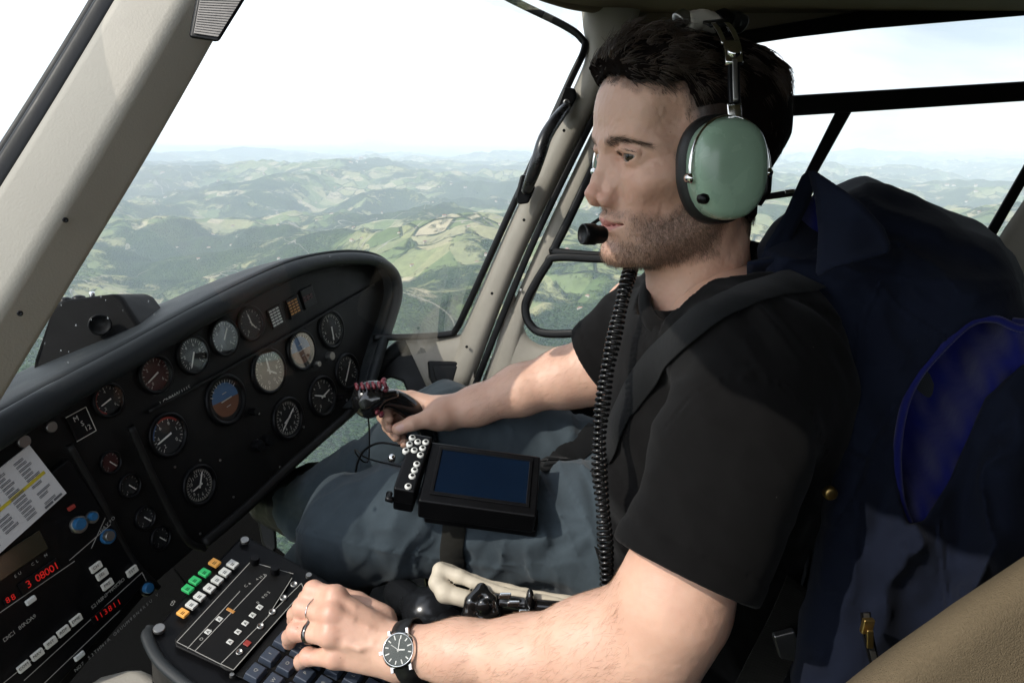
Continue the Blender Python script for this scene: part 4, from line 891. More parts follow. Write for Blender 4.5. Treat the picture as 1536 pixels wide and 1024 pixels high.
def skin_material():
    m, nt, b = new_mat('skin'); tc = N(nt, 'ShaderNodeTexCoord')
    n1 = N(nt, 'ShaderNodeTexNoise'); n1.inputs['Scale'].default_value = 22; n1.inputs['Detail'].default_value = 6; n1.inputs['Roughness'].default_value = .6; L(nt, tc, 'Object', n1, 'Vector')
    cr = N(nt, 'ShaderNodeValToRGB'); cr.color_ramp.elements[0].position = .3; cr.color_ramp.elements[0].color = (.575, .335, .24, 1)
    cr.color_ramp.elements[1].position = .72; cr.color_ramp.elements[1].color = (.665, .415, .30, 1); L(nt, n1, 'Fac', cr, 0)
    last = (cr, 'Color')
    def mixin(f, col, blend='MIX'):
        nonlocal last
        mx = N(nt, 'ShaderNodeMix', data_type='RGBA'); mx.blend_type = blend; mx.inputs[7].default_value = (*col, 1)
        nt.links.new(last[0].outputs[last[1]], mx.inputs[6]); nt.links.new(f, mx.inputs[0]); last = (mx, 2)
    def at(nm):
        a = N(nt, 'ShaderNodeAttribute'); a.attribute_name = nm; return a.outputs['Fac']
    mixin(at('red'), (.58, .23, .17)); 
    # freckles
    v = N(nt, 'ShaderNodeTexVoronoi'); v.inputs['Scale'].default_value = 95; L(nt, tc, 'Object', v, 'Vector')
    r = N(nt, 'ShaderNodeMapRange'); r.inputs[1].default_value = .10; r.inputs[2].default_value = .04; r.inputs[4].default_value = .40; L(nt, v, 'Distance', r, 0)
    n5 = N(nt, 'ShaderNodeTexNoise'); n5.inputs['Scale'].default_value = 40; L(nt, tc, 'Object', n5, 'Vector')
    r5 = N(nt, 'ShaderNodeMapRange'); r5.inputs[1].default_value = .5; r5.inputs[2].default_value = .62; L(nt, n5, 'Fac', r5, 0)
    mm = N(nt, 'ShaderNodeMath', operation='MULTIPLY'); L(nt, r, 0, mm, 0); L(nt, r5, 0, mm, 1)
    mixin(mm.outputs[0], (.22, .10, .06)); mixin(at('lip'), (.46, .17, .15))
    # stubble shadow broken by fine noise
    n3 = N(nt, 'ShaderNodeTexNoise'); n3.inputs['Scale'].default_value = 900; n3.inputs['Detail'].default_value = 2; L(nt, tc, 'Object', n3, 'Vector')
    r3 = N(nt, 'ShaderNodeMapRange'); r3.inputs[1].default_value = .3; r3.inputs[2].default_value = .7; r3.inputs[3].default_value = .35; r3.inputs[4].default_value = .75; L(nt, n3, 'Fac', r3, 0)
    m3 = N(nt, 'ShaderNodeMath', operation='MULTIPLY'); nt.links.new(at('beard'), m3.inputs[0]); L(nt, r3, 0, m3, 1)
    mixin(m3.outputs[0], (.085, .045, .028)); mixin(at('scalp'), (.03, .02, .016)); mixin(at('brow'), (.22, .13, .095)); mixin(at('nail'), (.62, .38, .32))
    nt.links.new(last[0].outputs[last[1]], b.inputs['Base Color'])
    b.inputs['Specular IOR Level'].default_value = .5
    b.inputs['Subsurface Weight'].default_value = .18; b.inputs['Subsurface Radius'].default_value = (1., .35, .2); b.inputs['Subsurface Scale'].default_value = .004
    mr = N(nt, 'ShaderNodeMapRange'); mr.inputs[3].default_value = .38; mr.inputs[4].default_value = .6; L(nt, n1, 'Fac', mr, 0); L(nt, mr, 0, b, 'Roughness')
    v2 = N(nt, 'ShaderNodeTexVoronoi'); v2.inputs['Scale'].default_value = 900; L(nt, tc, 'Object', v2, 'Vector')
    n4 = N(nt, 'ShaderNodeTexNoise'); n4.inputs['Scale'].default_value = 180; n4.inputs['Detail'].default_value = 4; L(nt, tc, 'Object', n4, 'Vector')
    ad = N(nt, 'ShaderNodeMath', operation='ADD'); L(nt, v2, 'Distance', ad, 0); L(nt, n4, 'Fac', ad, 1)
    bp = N(nt, 'ShaderNodeBump'); bp.inputs['Strength'].default_value = .16; bp.inputs['Distance'].default_value = .0005; L(nt, ad, 0, bp, 'Height'); L(nt, bp, 'Normal', b, 'Normal')
    return m
M_skin = skin_material()
def hair_mat(name, c, rough=.42):
    m, nt, b = new_mat(name); a = N(nt, 'ShaderNodeAttribute'); a.attribute_name = 'tone'
    mx = N(nt, 'ShaderNodeMix', data_type='RGBA'); c = np.array(c); mx.inputs[6].default_value = (*c*.55, 1); mx.inputs[7].default_value = (*c*1.8, 1)
    L(nt, a, 'Fac', mx, 0); L(nt, mx, 2, b, 'Base Color'); b.inputs['Roughness'].default_value = rough; b.inputs['Specular IOR Level'].default_value = .5
    return m
M_hair = hair_mat('dark_hair', (.046, .030, .021), .42); M_beard = hair_mat('beard_hair', (.105, .066, .043), .65); M_brow = hair_mat('brow_hair', (.085, .052, .036), .6)

def strands(name, roots, dirs, length, bend, r0, m, parent, seg=5, tone=None, curl=.0, seed=0, clump=None):
    """roots, dirs, bend: (n,3) world; each strand a tapered three sided hair"""
    n = len(roots); rg = np.random.default_rng(seed); t = np.linspace(0, 1, seg+1)[None, :, None]
    Ln = np.asarray(length).reshape(-1, 1, 1)*np.ones((n, 1, 1))
    P = roots[:, None]+dirs[:, None]*Ln*t+bend[:, None]*Ln*t*t
    ph = rg.random((n, 1, 1))*6.28
    if curl: P = P+curl*Ln*t*np.concatenate([np.sin(t*5+ph), np.cos(t*4+ph), np.sin(t*6+2*ph)], -1)
    T = np.gradient(P, axis=1); T /= np.linalg.norm(T, axis=-1, keepdims=True)+1e-9
    A = np.cross(T, rg.normal(size=(n, 1, 3))); A /= np.linalg.norm(A, axis=-1, keepdims=True)+1e-9; B = np.cross(T, A)
    rad = np.asarray(r0).reshape(-1, 1, 1)*(1-.8*t**1.5)
    V = np.stack([P+rad*(math.cos(k*2.0944)*A+math.sin(k*2.0944)*B) for k in range(3)], 2)
    base = (np.arange(n)*(seg+1)*3)[:, None, None]+(np.arange(seg)*3)[None, :, None]; k = np.arange(3)[None, None]; k2 = (k+1) % 3
    Q = np.stack([base+k, base+k2, base+3+k2, base+3+k], -1).reshape(-1, 4)
    me = mesh_np(name, V.reshape(-1, 3), Q)
    tn = rg.random(n) if tone is None else tone
    attr(me, 'tone', np.repeat(tn, (seg+1)*3)[:len(me.vertices)])
    return obj(name, me, m, parent)

def sample_surf(V, Q, w, n, rg):
    a, b, c, d = (V[Q[:, i]] for i in range(4)); nr = np.cross(c-a, d-b); ar = np.linalg.norm(nr, axis=1)+1e-12
    cen = (a+b+c+d)/4; p = ar*np.maximum(w(cen), 0); p /= p.sum(); i = rg.choice(len(Q), n, p=p)
    u = rg.random((n, 1)); v = rg.random((n, 1)); pos = (a[i]*(1-u)+b[i]*u)*(1-v)+(d[i]*(1-u)+c[i]*u)*v
    return pos, nr[i]/ar[i][:, None]

person = thing('person', 'seated man in black t-shirt and blue jeans wearing a green headset, in profile', 'person', W(1040, 960, .90))
hV, hQ = surfnet(head_sdf, (-.13, -.105, -.30), (.135, .105, .14), .00125)
HEADPARTS = (hV, hQ)
def lipmask(P):
    y = np.abs(P[:, 1]); mz = -.0702
    up = .0062*np.clip(1-(y/.0235)**2, 0, 1)+.0004; dn = .0085*np.clip(1-(y/.0225)**2, 0, 1)
    z = P[:, 2]-mz
    return np.clip(np.minimum((up-z), (z+dn))/.0012, 0, 1)*(P[:, 0] > .07)*(y < .024)*.85
def redmask(P):
    g = lambda c, r: np.exp(-((np.stack([P[:, 0], np.abs(P[:, 1]), P[:, 2]], -1)-np.array(c))**2).sum(1)/r**2)
    return np.clip(.32*g((.114, 0, -.04), .016)+.22*g((.10, .014, -.044), .010)+.18*g((.075, .045, -.028), .026)+.15*g((.088, .018, -.004), .008)+.2*g((.09, .0315, .006), .006), 0, .8)
# ================================================================ hair, brows, stubble, eyes
def dirw(v): return v[:, 0:1]*HF+v[:, 1:2]*HL+v[:, 2:3]*HU
rg = np.random.default_rng(5)
M_haircap = hair_mat('hair_under', (.010, .007, .006), .95); M_haircap.node_tree.nodes['Principled BSDF'].inputs['Specular IOR Level'].default_value = .05
def unit(v): return v/(np.linalg.norm(v, axis=1, keepdims=True)+1e-9)
hair_parent = None
# under layer: thin dark cap hugging the scalp, thicker on top
def hair_sdf(P):
    m = hairmask(P); topw = np.clip((P[:, 2]-.050)/.04, 0, 1); frontw = np.clip((P[:, 0]+.01)/.07, 0, 1)
    cm = np.clip(m/.020, 0, 1)
    th = .0009+.005*cm*topw+.013*topw*frontw*cm+.004*np.clip((-P[:, 0]-.01)/.05, 0, 1)*cm
    th = th*(1+.22*noise3(P*np.array([50, 190, 50]), 4)+.12*noise3(P*np.array([110, 400, 110]), 9))
    zone = np.maximum(P[:, 2]-.046, np.minimum(-.012-P[:, 0], P[:, 2]+.07))+.004*noise3(P*90, 8)
    th = np.minimum(th, .0002+np.clip(zone, -.01, 1)*.7)
    return np.maximum(head_sdf(P)-th, -(m-.007))
V, Q = surfnet(hair_sdf, (-.13, -.11, -.10), (.135, .11, .165), .0018)
me = mesh_np('hair', h2w(V), Q); attr(me, 'tone', np.full(len(me.vertices), .1)); 
hair = obj('hair', me, M_haircap, person)
# strands combed over the cap in locks
def comb(P):
    tw = np.clip((P[:, 2]-.052)/.035, 0, 1)[:, None]; fw = np.clip((P[:, 0]+.0)/.07, 0, 1)[:, None]
    d = np.array([[-.85, 0, -.35]])*tw*(1-fw)+np.array([[-.55, .1, .85]])*tw*fw+np.array([[-.40, 0, -1.]])*(1-tw)
    return d
def strand_set(name, pos, nr, n, ln, lift, lam, seed):
    tw = np.clip((pos[:, 2]-.052)/.035, 0, 1)[:, None]
    q = pos*np.array([55, 85, 55]); lock = np.stack([noise3(q, 21), noise3(q, 22), noise3(q, 23)], -1); q2 = pos*150; l2 = np.stack([noise3(q2, 31), noise3(q2, 32), noise3(q2, 33)], -1)
    d = comb(pos); d = unit(d-nr*(d*nr).sum(1, keepdims=True))
    d0 = unit(d+nr*lift*(.25+.75*tw)+lock*(.15+.40*tw)+l2*.18+.06*rg.normal(size=(n, 3)))
    bd = -nr*(.35+.25*tw)+lock*.35*tw+np.array([[-.2, 0, -.25]])
    strands(name, h2w(pos), dirw(d0), ln, dirw(bd), lam, M_hair, hair, tone=np.clip(.25+.45*lock[:, 0]+.2*l2[:, 1]+.25*rg.random(n), 0, 1), curl=.04, seed=seed)
n = 24000
pos, nr = sample_surf(V, Q, lambda c: (head_sdf(c) > .0006)*(.7+np.clip((c[:, 2]-.03)/.05, 0, 1.5))*(hairmask(c) > .002), n, rg)
tw = np.clip((pos[:, 2]-.052)/.035, 0, 1)[:, None]
strand_set('long_strands', pos-nr*.002, nr, n, (.010+.004*rg.random((n, 1)))*(1-tw)+tw*(.018+.012*rg.random((n, 1))), .35, .00026+.00026*tw[:, 0], 3)
n = 15000
pos, nr = sample_surf(hV, hQ, lambda c: (hairmask(c) > -.003)*(hairmask(c) < .05)*(c[:, 2] < .095)*np.where(c[:, 2] > .06, 1.6, 1), n, rg)
strand_set('short_strands', pos, nr, n, .0030+(.010+.010*np.clip((pos[:, 2:3]-.055)/.02, 0, 1))*np.clip(hairmask(pos)[:, None]/.02+.1, 0, 1)*(.5+.5*rg.random((n, 1))), .30, .00013+0*pos[:, 0], 13)
# stubble
n = 14000
pos, nr = sample_surf(hV, hQ, lambda c: np.clip(beardmask(c), 0, 1)**1.5*(c[:, 1] > -.05), n, rg)
d0 = unit(nr*.7+np.array([[-.25, 0, -.75]])+.35*rg.normal(size=(n, 3)))
strands('stubble', h2w(pos), dirw(d0), .0018+.0024*rg.random(n), dirw(np.tile([-.1, 0, -.25], (n, 1))), .00008+0*pos[:, 0], M_beard, person, seg=2, seed=4)
# eyebrows
n = 700
def browmask(c):
    y = np.abs(c[:, 1]); t = (y-.0125)/.043; zc = .0128+.0030*np.sin(np.clip(t, 0, 1)*3.1)-.0055*np.clip(t, 0, 1)**2
    return ((t > 0) & (t < 1) & (c[:, 0] > .05))*np.clip(1-np.abs(c[:, 2]-zc)/(.0046*(1.15-.75*np.clip(t, 0, 1))), 0, 1)
pos, nr = sample_surf(hV, hQ, browmask, n, rg)
sg = np.sign(pos[:, 1:2]); d0 = unit(nr*.35+np.concatenate([-.5+0*sg, sg*.8, .25+0*sg], 1)+.2*rg.normal(size=(n, 3)))
strands('eyebrows', h2w(pos), dirw(d0), .005+.004*rg.random(n), dirw(np.tile([-.2, 0, -.2], (n, 1))), .00011+0*pos[:, 0], M_brow, person, seg=3, seed=6, tone=.3*rg.random(n))
# eyes
def eye_mat():
    m, nt, b = new_mat('eye'); a = N(nt, 'ShaderNodeAttribute'); a.attribute_name = 'iris'
    cr = N(nt, 'ShaderNodeValToRGB'); e = cr.color_ramp.elements; e[0].position = 0; e[0].color = (.004, .004, .004, 1); e[1].position = .30; e[1].color = (.004, .004, .004, 1)
    for p_, c_ in ((.36, .004), (.38, 0), (.88, 1), (.96, 2)):
        q = e.new(p_); q.color = {.004: (.006, .005, .005, 1), 0: (.05, .035, .018, 1), 1: (.030, .026, .018, 1), 2: (.24, .20, .18, 1)}[c_]  # eye white darkened in the colour, standing in for shade under the lids
    L(nt, a, 'Fac', cr, 0); L(nt, cr, 'Color', b, 'Base Color'); b.inputs['Roughness'].default_value = .12; b.inputs['Specular IOR Level'].default_value = .35
    return m
M_eye = eye_mat()
for sg in (1, -1):
    mb = MB(); c = np.array([.0772, sg*.0320, -.001]); gaze = nrm([1, .34, .0])
    n_ = 40; V_ = []; F_ = []; ua = nrm(np.cross(gaze, (0, 0, 1))); ub = np.cross(ua, gaze)
    prof = [(12.1*math.sin(t), 12.1*math.cos(t)+(.7*math.cos(min(t/.5, 1)*1.57) if t < .5 else 0)) for t in np.linspace(.001, 3.14, 40)]
    for (r, hgt) in prof:
        for k in range(n_): V_.append(h2w(c+np.array([1, 1.25, 1])*(gaze*hgt+r*(math.cos(6.2832*k/n_)*ua+math.sin(6.2832*k/n_)*ub))*.001))
    F_ = [(i*n_+k, i*n_+(k+1) % n_, (i+1)*n_+(k+1) % n_, (i+1)*n_+k) for i in range(39) for k in range(n_)]
    me = mesh_np('eye', np.array(V_), F_); attr(me, 'iris', np.repeat([min(r/5.8, 1) if hgt > 0 else 1 for (r, hgt) in prof], n_)); obj('eye', me, M_eye, person)
# lashes
for side_ in (1, -1):
  n = 130; y = .0185+.029*rg.random(n); sgn = np.full(n, side_); z = -.0014+.0012*((y-.031)/.012)+.0043*(1-((y-.0330)/.0162)**2)
  x = .0765+np.sqrt(np.maximum(.0140**2-((y-.0315)*.8)**2-(z+.001)**2, 0))
  pos = np.stack([x, y*sgn, z], -1); d0 = unit(np.stack([.9+0*x, (y-.031)*sgn*35, .1+0*x], -1))
  strands('eyelashes', h2w(pos), dirw(d0), .0040+.002*rg.random(n), dirw(np.tile([0, 0, .5], (n, 1))), .00009+0*x, M_hair, person, seg=3, seed=8)
# ================================================================ PERSON: arms, hands, torso (one mesh with the head)
def lh_sdf(P):
    p = lambda x, y, d: W(x, y, d)
    wr = p(622, 976, .720)
    # forearm + elbow + upper arm
    d = chain(P, [p(618, 976, .722), p(690, 978, .706), p(790, 986, .685), p(880, 985, .665), p(965, 968, .645)], [.0235, .0275, .0355, .0420, .0440], .02)
    d2 = chain(P, [p(965, 975, .650), p(1008, 905, .625), p(1050, 780, .617), p(1092, 640, .632)], [.0440, .0462, .0455, .044], .02)
    d = smin(d, d2, .035)
    d = smin(d, ell(P, p(985, 1010, .655), (.028, .028, .028)), .02)
    d = smin(d, ell(P, p(905, 945, .655), (.045, .030, .022)), .03)
    # flatten the wrist, palm
    K = [p(502, 896, .742), p(497, 922, .728), p(495, 953, .722), p(502, 986, .726)]           # knuckles index..little
    B = [p(590, 955, .735), p(590, 965, .728), p(592, 978, .724), p(596, 992, .726)]
    hand = None
    for k, (a, b) in enumerate(zip(B, K)):
        c = cap(P, a+np.array([0, 0, -.004]), b, .0145, [.0105, .0108, .0103, .0093][k]); hand = c if hand is None else smin(hand, c, .010)
    hand = smin(hand, cap(P, p(575, 960, .745)+np.array([0, 0, -.01]), p(520, 950, .745)+np.array([0, 0, -.008]), .016, .014), .02)
    for k in K: hand = smin(hand, ell(P, k+np.array([0.002, -.001, .0035]), (.0085, .0085, .0075)), .007)
    # tendons and a vein on the back of the hand
    for k in range(4): hand = smin(hand, cap(P, B[k]*.35+K[k]*.65+np.array([0, -.004, .0085]), K[k]+np.array([0, -.0035, .0085]), .0016, .0022), .006)
    vn = chain(P, [p(585, 978, .7165), p(560, 966, .7125), p(540, 972, .7105), p(520, 965, .7135)], [.0011]*4, .002); hand = smin(hand, vn, .006)
    vn = chain(P, [p(580, 958, .7215), p(552, 942, .7205), p(530, 938, .7215)], [.0010]*3, .002); hand = smin(hand, vn, .006)
    d = smin(d, hand, .022)
    # fingers: MCP, PIP, DIP, tip
    FJ = [[K[0], p(471, 886, .757), p(459, 897, .778), p(458, 906, .790)],
          [K[1], p(455, 911, .750), p(443, 921, .772), p(441, 930, .785)],
          [K[2], p(446, 946, .745), p(435, 954, .766), p(434, 963, .778)],
          [K[3], p(464, 984, .743), p(452, 991, .760), p(450, 999, .770)]]
    FR = [[.0106, .0094, .0080, .0070], [.0108, .0096, .0082, .0072], [.0104, .0094, .0080, .0070], [.0094, .0084, .0071, .0062]]
    fs = []
    for J, R_ in zip(FJ, FR):
        f = chain(P, J, R_, .0025); f = smin(f, ell(P, J[1]+np.array([-.001, -.001, .001]), (R_[1]*1.07,)*3), .004)
        for w_ in (-.0022, .0, .0022):   # creases over the middle joint
            c0 = J[1]+np.array([.006, -.002, .008])+np.array([1, .2, .1])*w_; f = smax(f, -cap(P, c0+np.array([0, -.006, 0]), c0+np.array([0, .006, .0]), .0004, .0004), .0012)
        fs.append(f)
    for f in fs: d = np.minimum(smin(d, f, .007), np.minimum(d, f))
    # thumb on the far side, reaching under the index finger
    th = chain(P, [p(572, 930, .760), p(535, 905, .775), p(505, 893, .785), p(487, 905, .797)], [.0160, .0118, .0102, .0080], .004)
    d = smin(d, th, .012)
    d = d+.00018*fbm(P*220, 2)+.0006*fbm(P*22, 2, 3)
    return d
def rh_sdf(P):
    p = lambda x, y, d: W(x, y, d)
    d = chain(P, [p(960, 470, 1.02), p(930, 520, 1.04), p(905, 555, 1.06)], [.052, .048, .044], .02)
    d = smin(d, chain(P, [p(905, 552, 1.06), p(850, 566, 1.065), p(780, 585, 1.07), p(715, 608, 1.075), p(678, 619, 1.075)], [.0425, .0415, .0345, .0265, .0235], .02), .03)
    # palm
    K = [p(617, 598, 1.085), p(622, 608, 1.105), p(629, 622, 1.118), p(637, 636, 1.122)]
    B = [p(664, 612, 1.070), p(664, 617, 1.080), p(666, 623, 1.088), p(668, 629, 1.093)]
    h_ = None
    for k, (a, b) in enumerate(zip(B, K)):
        c = cap(P, a, b, .0150, .0118); h_ = c if h_ is None else smin(h_, c, .010)
    h_ = smin(h_, ell(P, p(657, 626, 1.055), (.021, .020, .018)), .016)        # ball of the thumb
    d = smin(d, h_, .02)
    # thumb along the grip
    T = [p(655, 624, 1.055), p(640, 629, 1.040), p(618, 635, 1.030), p(597, 643, 1.030)]
    th = chain(P, T, [.0165, .0128, .0108, .0088], .003)
    nl = T[3]*.78+T[2]*.22+np.array([.000, -.0085, .0030])
    th = smax(th, -ell(P, nl+np.array([0, -.0035, .0012]), (.0070, .0036, .0050)), .0012)
    d = smin(d, th, .010)
    # fingers curl around the grip and come back below the thumb
    FJ = [[K[0], p(592, 594, 1.088), p(577, 612, 1.072), p(583, 628, 1.052)],
          [K[1], p(592, 606, 1.108), p(574, 625, 1.090), p(584, 641, 1.060)],
          [K[2], p(600, 622, 1.120), p(582, 640, 1.100), p(594, 655, 1.068)],
          [K[3], p(612, 638, 1.122), p(597, 652, 1.103), p(607, 665, 1.074)]]
    for J in FJ:
        f = chain(P, J, [.0112, .0098, .0086, .0074], .003); d = np.minimum(smin(d, f, .005), np.minimum(d, f))
    d = d+.0002*fbm(P*200, 2)+.0006*fbm(P*22, 2, 6)
    return d
def torso_sdf(P):
    p = lambda x, y, d: W(x, y, d)
    d = ell(P, p(1080, 590, .85), (.10, .14, .155))
    d = smin(d, ell(P, p(1045, 770, .90), (.10, .13, .14)), .08)
    d = smin(d, cap(P, p(1078, 478, .82), p(1120, 530, .68), .042, .045), .05)
    d = smin(d, cap(P, p(1070, 478, .84), p(985, 490, .99), .04, .045), .05)
    return d
def shirt_sdf(P, cuts=True):
    p = lambda x, y, d: W(x, y, d)
    d = ell(P, p(1080, 590, .84), (.120, .165, .175))
    d = smin(d, ell(P, p(1045, 760, .89), (.122, .155, .18)), .09)
    d = smin(d, ell(P, p(1030, 890, .93), (.12, .150, .10)), .06)
    d = smin(d, chain(P, [p(1085, 478, .80), p(1120, 505, .73), p(1150, 555, .675)], [.050, .056, .062], .03), .05)
    d = smin(d, ell(P, p(1165, 620, .71), (.065, .065, .10)), .06)
    d = smin(d, chain(P, [p(1070, 478, .84), p(1005, 485, .95), p(950, 505, 1.01)], [.050, .054, .057], .03), .05)
    S = [p(1125, 555, .655), p(1092, 680, .620), p(1034, 842, .608)]; n_ = nrm(S[2]-S[1]); n_ = nrm(n_+np.array([-.06, 0, .0]))
    E = S[2]+nrm(S[2]-S[1])*.10
    sl = chain(P, S+[E], [.062, .0615, .0555, .0555], .03); d = smin(d, sl, .035)
    T = [p(985, 470, 1.0), p(925, 520, 1.045), p(898, 548, 1.06)]; n2 = nrm(T[2]-T[1]); n2 = nrm(n2+np.array([0, 0, .25])); E2 = T[2]+nrm(T[2]-T[1])*.08
    sr = chain(P, T+[E2], [.060, .0600, .0565, .056], .02); d = smin(d, sr, .03)
    cut = (P-(S[2]+n_*.010).astype(np.float32))@n_.astype(np.float32); cut2 = (P-T[2].astype(np.float32))@n2.astype(np.float32)
    # folds
    q = P@np.array([[.8, .3, -.5], [0, .9, .4], [.6, -.3, .75]], np.float32)
    w = noise3(q*np.array([16, 5, 7], np.float32), 3); w2 = noise3(q*np.array([38, 9, 14], np.float32), 8); w3 = noise3(P*9, 12)
    hemw = np.clip(-np.maximum(np.where(sl < .02, cut, -1), np.where(sr < .02, cut2, -1))/.05, .25, 1)
    hemw = hemw*np.clip(cap(P, h2w(np.array([-.045, 0, -.24])), h2w(np.array([-.015, 0, -.02])), .085)/.05, .12, 1)
    bl = np.sin((P[:, 2]*70+P[:, 0]*38)+2.2*w)*np.exp(-((P-p(960, 700, .78).astype(np.float32))**2).sum(1)/.02)
    fo = np.sin(P@np.array([95, 20, 60], np.float32)+4*w+2*w2)*np.clip(w3+.4, 0, 1); fo = np.sign(fo)*np.abs(fo)**1.5
    d = d+hemw*(.0085*w*np.clip(1-w*w, 0, 1)+.0034*w2+.0068*fo+.0040*bl+.0026*np.sin(P@np.array([150, 60, 130], np.float32)+5*w+3*w2)*np.clip(noise3(P*13, 22)+.3, 0, 1)+.0016*np.abs(noise3(q*np.array([60, 16, 30], np.float32), 25)))
    if not cuts: return d
    # armhole and shoulder seams
    pl_ = (P-p(1110, 560, 9.63).astype(np.float32))@nrm(np.array([-.55, .45, -.70])).astype(np.float32); d = d+.0016*np.exp(-(pl_/.0016)**2)*(np.abs(P[:, 1]-.58) < .12)*(sl < .03)
    X_, Y_, D_ = proj(P)
    for line in ([(1124, 455), (1124, 560)], [(1000, 640), (1040, 590), (1090, 566), (1124, 560), (1170, 575), (1215, 615), (1240, 680)]):
        q_ = np.full(len(P), 1e9)
        for (ax, ay), (bx, by) in zip(line[:-1], line[1:]):
            ex, ey = bx-ax, by-ay; t = np.clip(((X_-ax)*ex+(Y_-ay)*ey)/(ex*ex+ey*ey), 0, 1); q_ = np.minimum(q_, np.hypot(X_-ax-ex*t, Y_-ay-ey*t))
        d = d+(-.0012*np.exp(-((q_-3.5)/2.)**2)+.0016*np.exp(-(q_/1.6)**2))*(D_ < .74)
    # hems
    for c_, s_ in ((cut, sl), (cut2, sr)): d = d+.0016*np.exp(-((c_+.022)/.0011)**2)*(s_ < .012)-.0008*np.clip((c_+.022)/.004, 0, 1)*(s_ < .012)
    big = cap(P, S[2], E+nrm(E-S[2])*.05, .088); d = smax(d, -np.maximum(big, -cut), .003)
    big2 = cap(P, T[2], E2+nrm(E2-T[2])*.05, .080); d = smax(d, -np.maximum(big2, -cut2), .003)
    ins = np.maximum(cap(P, S[1], E, .0505, .0510), -(cut+.045)); d = np.maximum(d, -ins)
    in2 = np.maximum(cap(P, T[1], E2, .0510, .0500), -(cut2+.035)); d = np.maximum(d, -in2)
    # neck opening with a ribbed band
    b = h2w(np.array([-.004, 0, -.06])); nk = cap(P, h2w(np.array([-.040, 0, -.20])), b, .0620, .0680)
    nk = smin(nk, ell(P, h2w(np.array([.008, .0, -.150])), (.048, .050, .036)), .02)
    A_, B_, C_ = W(984, 446, .79), W(1062, 496, .715), W(1146, 378, .80); pn = nrm(np.cross(B_-A_, C_-A_)); pn = pn if pn[2] > 0 else -pn
    up = (P-A_.astype(np.float32))@pn.astype(np.float32); ax_ = cap(P, h2w(np.array([-.045, 0, -.24])), h2w(np.array([-.015, 0, -.02])), .118)
    d = d-.0016*np.clip((up+.017)/.002, 0, 1)*(ax_ < .05); d = smax(d, -np.maximum(ax_, -up), .0025); d = smax(d, -nk, .003)
    return d
def jeans_sdf(P):
    p = lambda x, y, d: W(x, y, d)
    L_ = chain(P, [p(1010, 890, .94), p(880, 800, .975), p(740, 782, .995), p(620, 775, 1.00), p(535, 795, 1.01)], [.100, .090, .080, .075, .069], .02)
    Ls = chain(P, [p(530, 795, 1.01), p(480, 870, 1.05), p(450, 960, 1.12)], [.064, .060, .056], .02)
    R_ = chain(P, [p(1000, 800, 1.09), p(900, 720, 1.12), p(780, 680, 1.15), p(665, 640, 1.17)], [.094, .086, .078, .066], .02)
    Rs = chain(P, [p(655, 645, 1.17), p(590, 690, 1.17), p(500, 740, 1.20), p(455, 760, 1.24)], [.062, .058, .050, .050], .02)
    L_ = smin(L_, Ls, .03); R_ = smin(R_, Rs, .03)
    h_ = ell(P, p(1040, 900, 1.0), (.13, .17, .10)); d = smin(smin(L_, R_, .012), h_, .05)
    w = noise3((P@np.array([[.9, .2, -.3], [0, 1, .1], [.3, -.1, .95]], np.float32))*np.array([16, 7, 11], np.float32), 2)
    w2 = noise3(P*np.array([34, 14, 26], np.float32), 4)
    kn = p(560, 775, .93).astype(np.float32); rr = np.sqrt(((P-kn)**2).sum(1)); fan = np.sin(rr*95+2*w)*np.exp(-(rr/.12)**2)
    hp = p(900, 790, .84).astype(np.float32); r2 = P-hp; th = np.arctan2(r2[:, 2]+.5*r2[:, 1], r2[:, 0]); rq = np.sqrt((r2**2).sum(1)); fan2 = np.sin(th*9+1.5*w)*np.exp(-((rq-.06)/.07)**2)
    seam = np.abs((P-p(760, 860, .9).astype(np.float32))@np.array([.15, .35, .92], np.float32))
    w5 = noise3((P@np.array([[.9, .3, -.3], [-.2, 1, .1], [.3, -.1, .95]], np.float32))*np.array([70, 22, 45], np.float32), 6)
    n8 = noise3(P*8, 31); rd = np.clip(1-np.abs(np.sin(P@np.array([62, 38, -30], np.float32)+2.2*w+1.2*w2)), 0, 1)**3*np.clip(n8+.25, 0, 1); rd2 = np.clip(1-np.abs(np.sin(P@np.array([-28, 70, 40], np.float32)+2.5*w+1.2*w2)), 0, 1)**3*np.clip(-n8+.1, 0, 1)
    hipc = p(930, 760, .90).astype(np.float32); hr = np.sqrt(((P-hipc)**2).sum(1)); rd3 = np.clip(1-np.abs(np.sin(P@np.array([110, 10, 40], np.float32)+1.5*w)), 0, 1)**3*np.exp(-(hr/.13)**2)
    X_, Y_, D_ = proj(P); sm = np.abs(Y_-(838+14*np.sin(X_/90.)+(X_-760)*.09)); d = d-.0022*np.exp(-((sm-2.5)/1.6)**2)*(D_ < 1.05)*(X_ < 930)+.0012*np.exp(-(sm/1.0)**2)*(D_ < 1.05)
    return d-.0055*rd-.0050*rd2-.0055*rd3+.0075*w+.0045*w2+.0015*w5+.0016*fan+.0030*fan2*np.clip((rq-.03)/.05, 0, 1)+.0045*np.sin(P@np.array([75, 25, -50], np.float32)+3.5*w+2*w2)*np.clip(noise3(P*8, 15)+.3, 0, 1)-.0012*np.exp(-(seam/.003)**2)
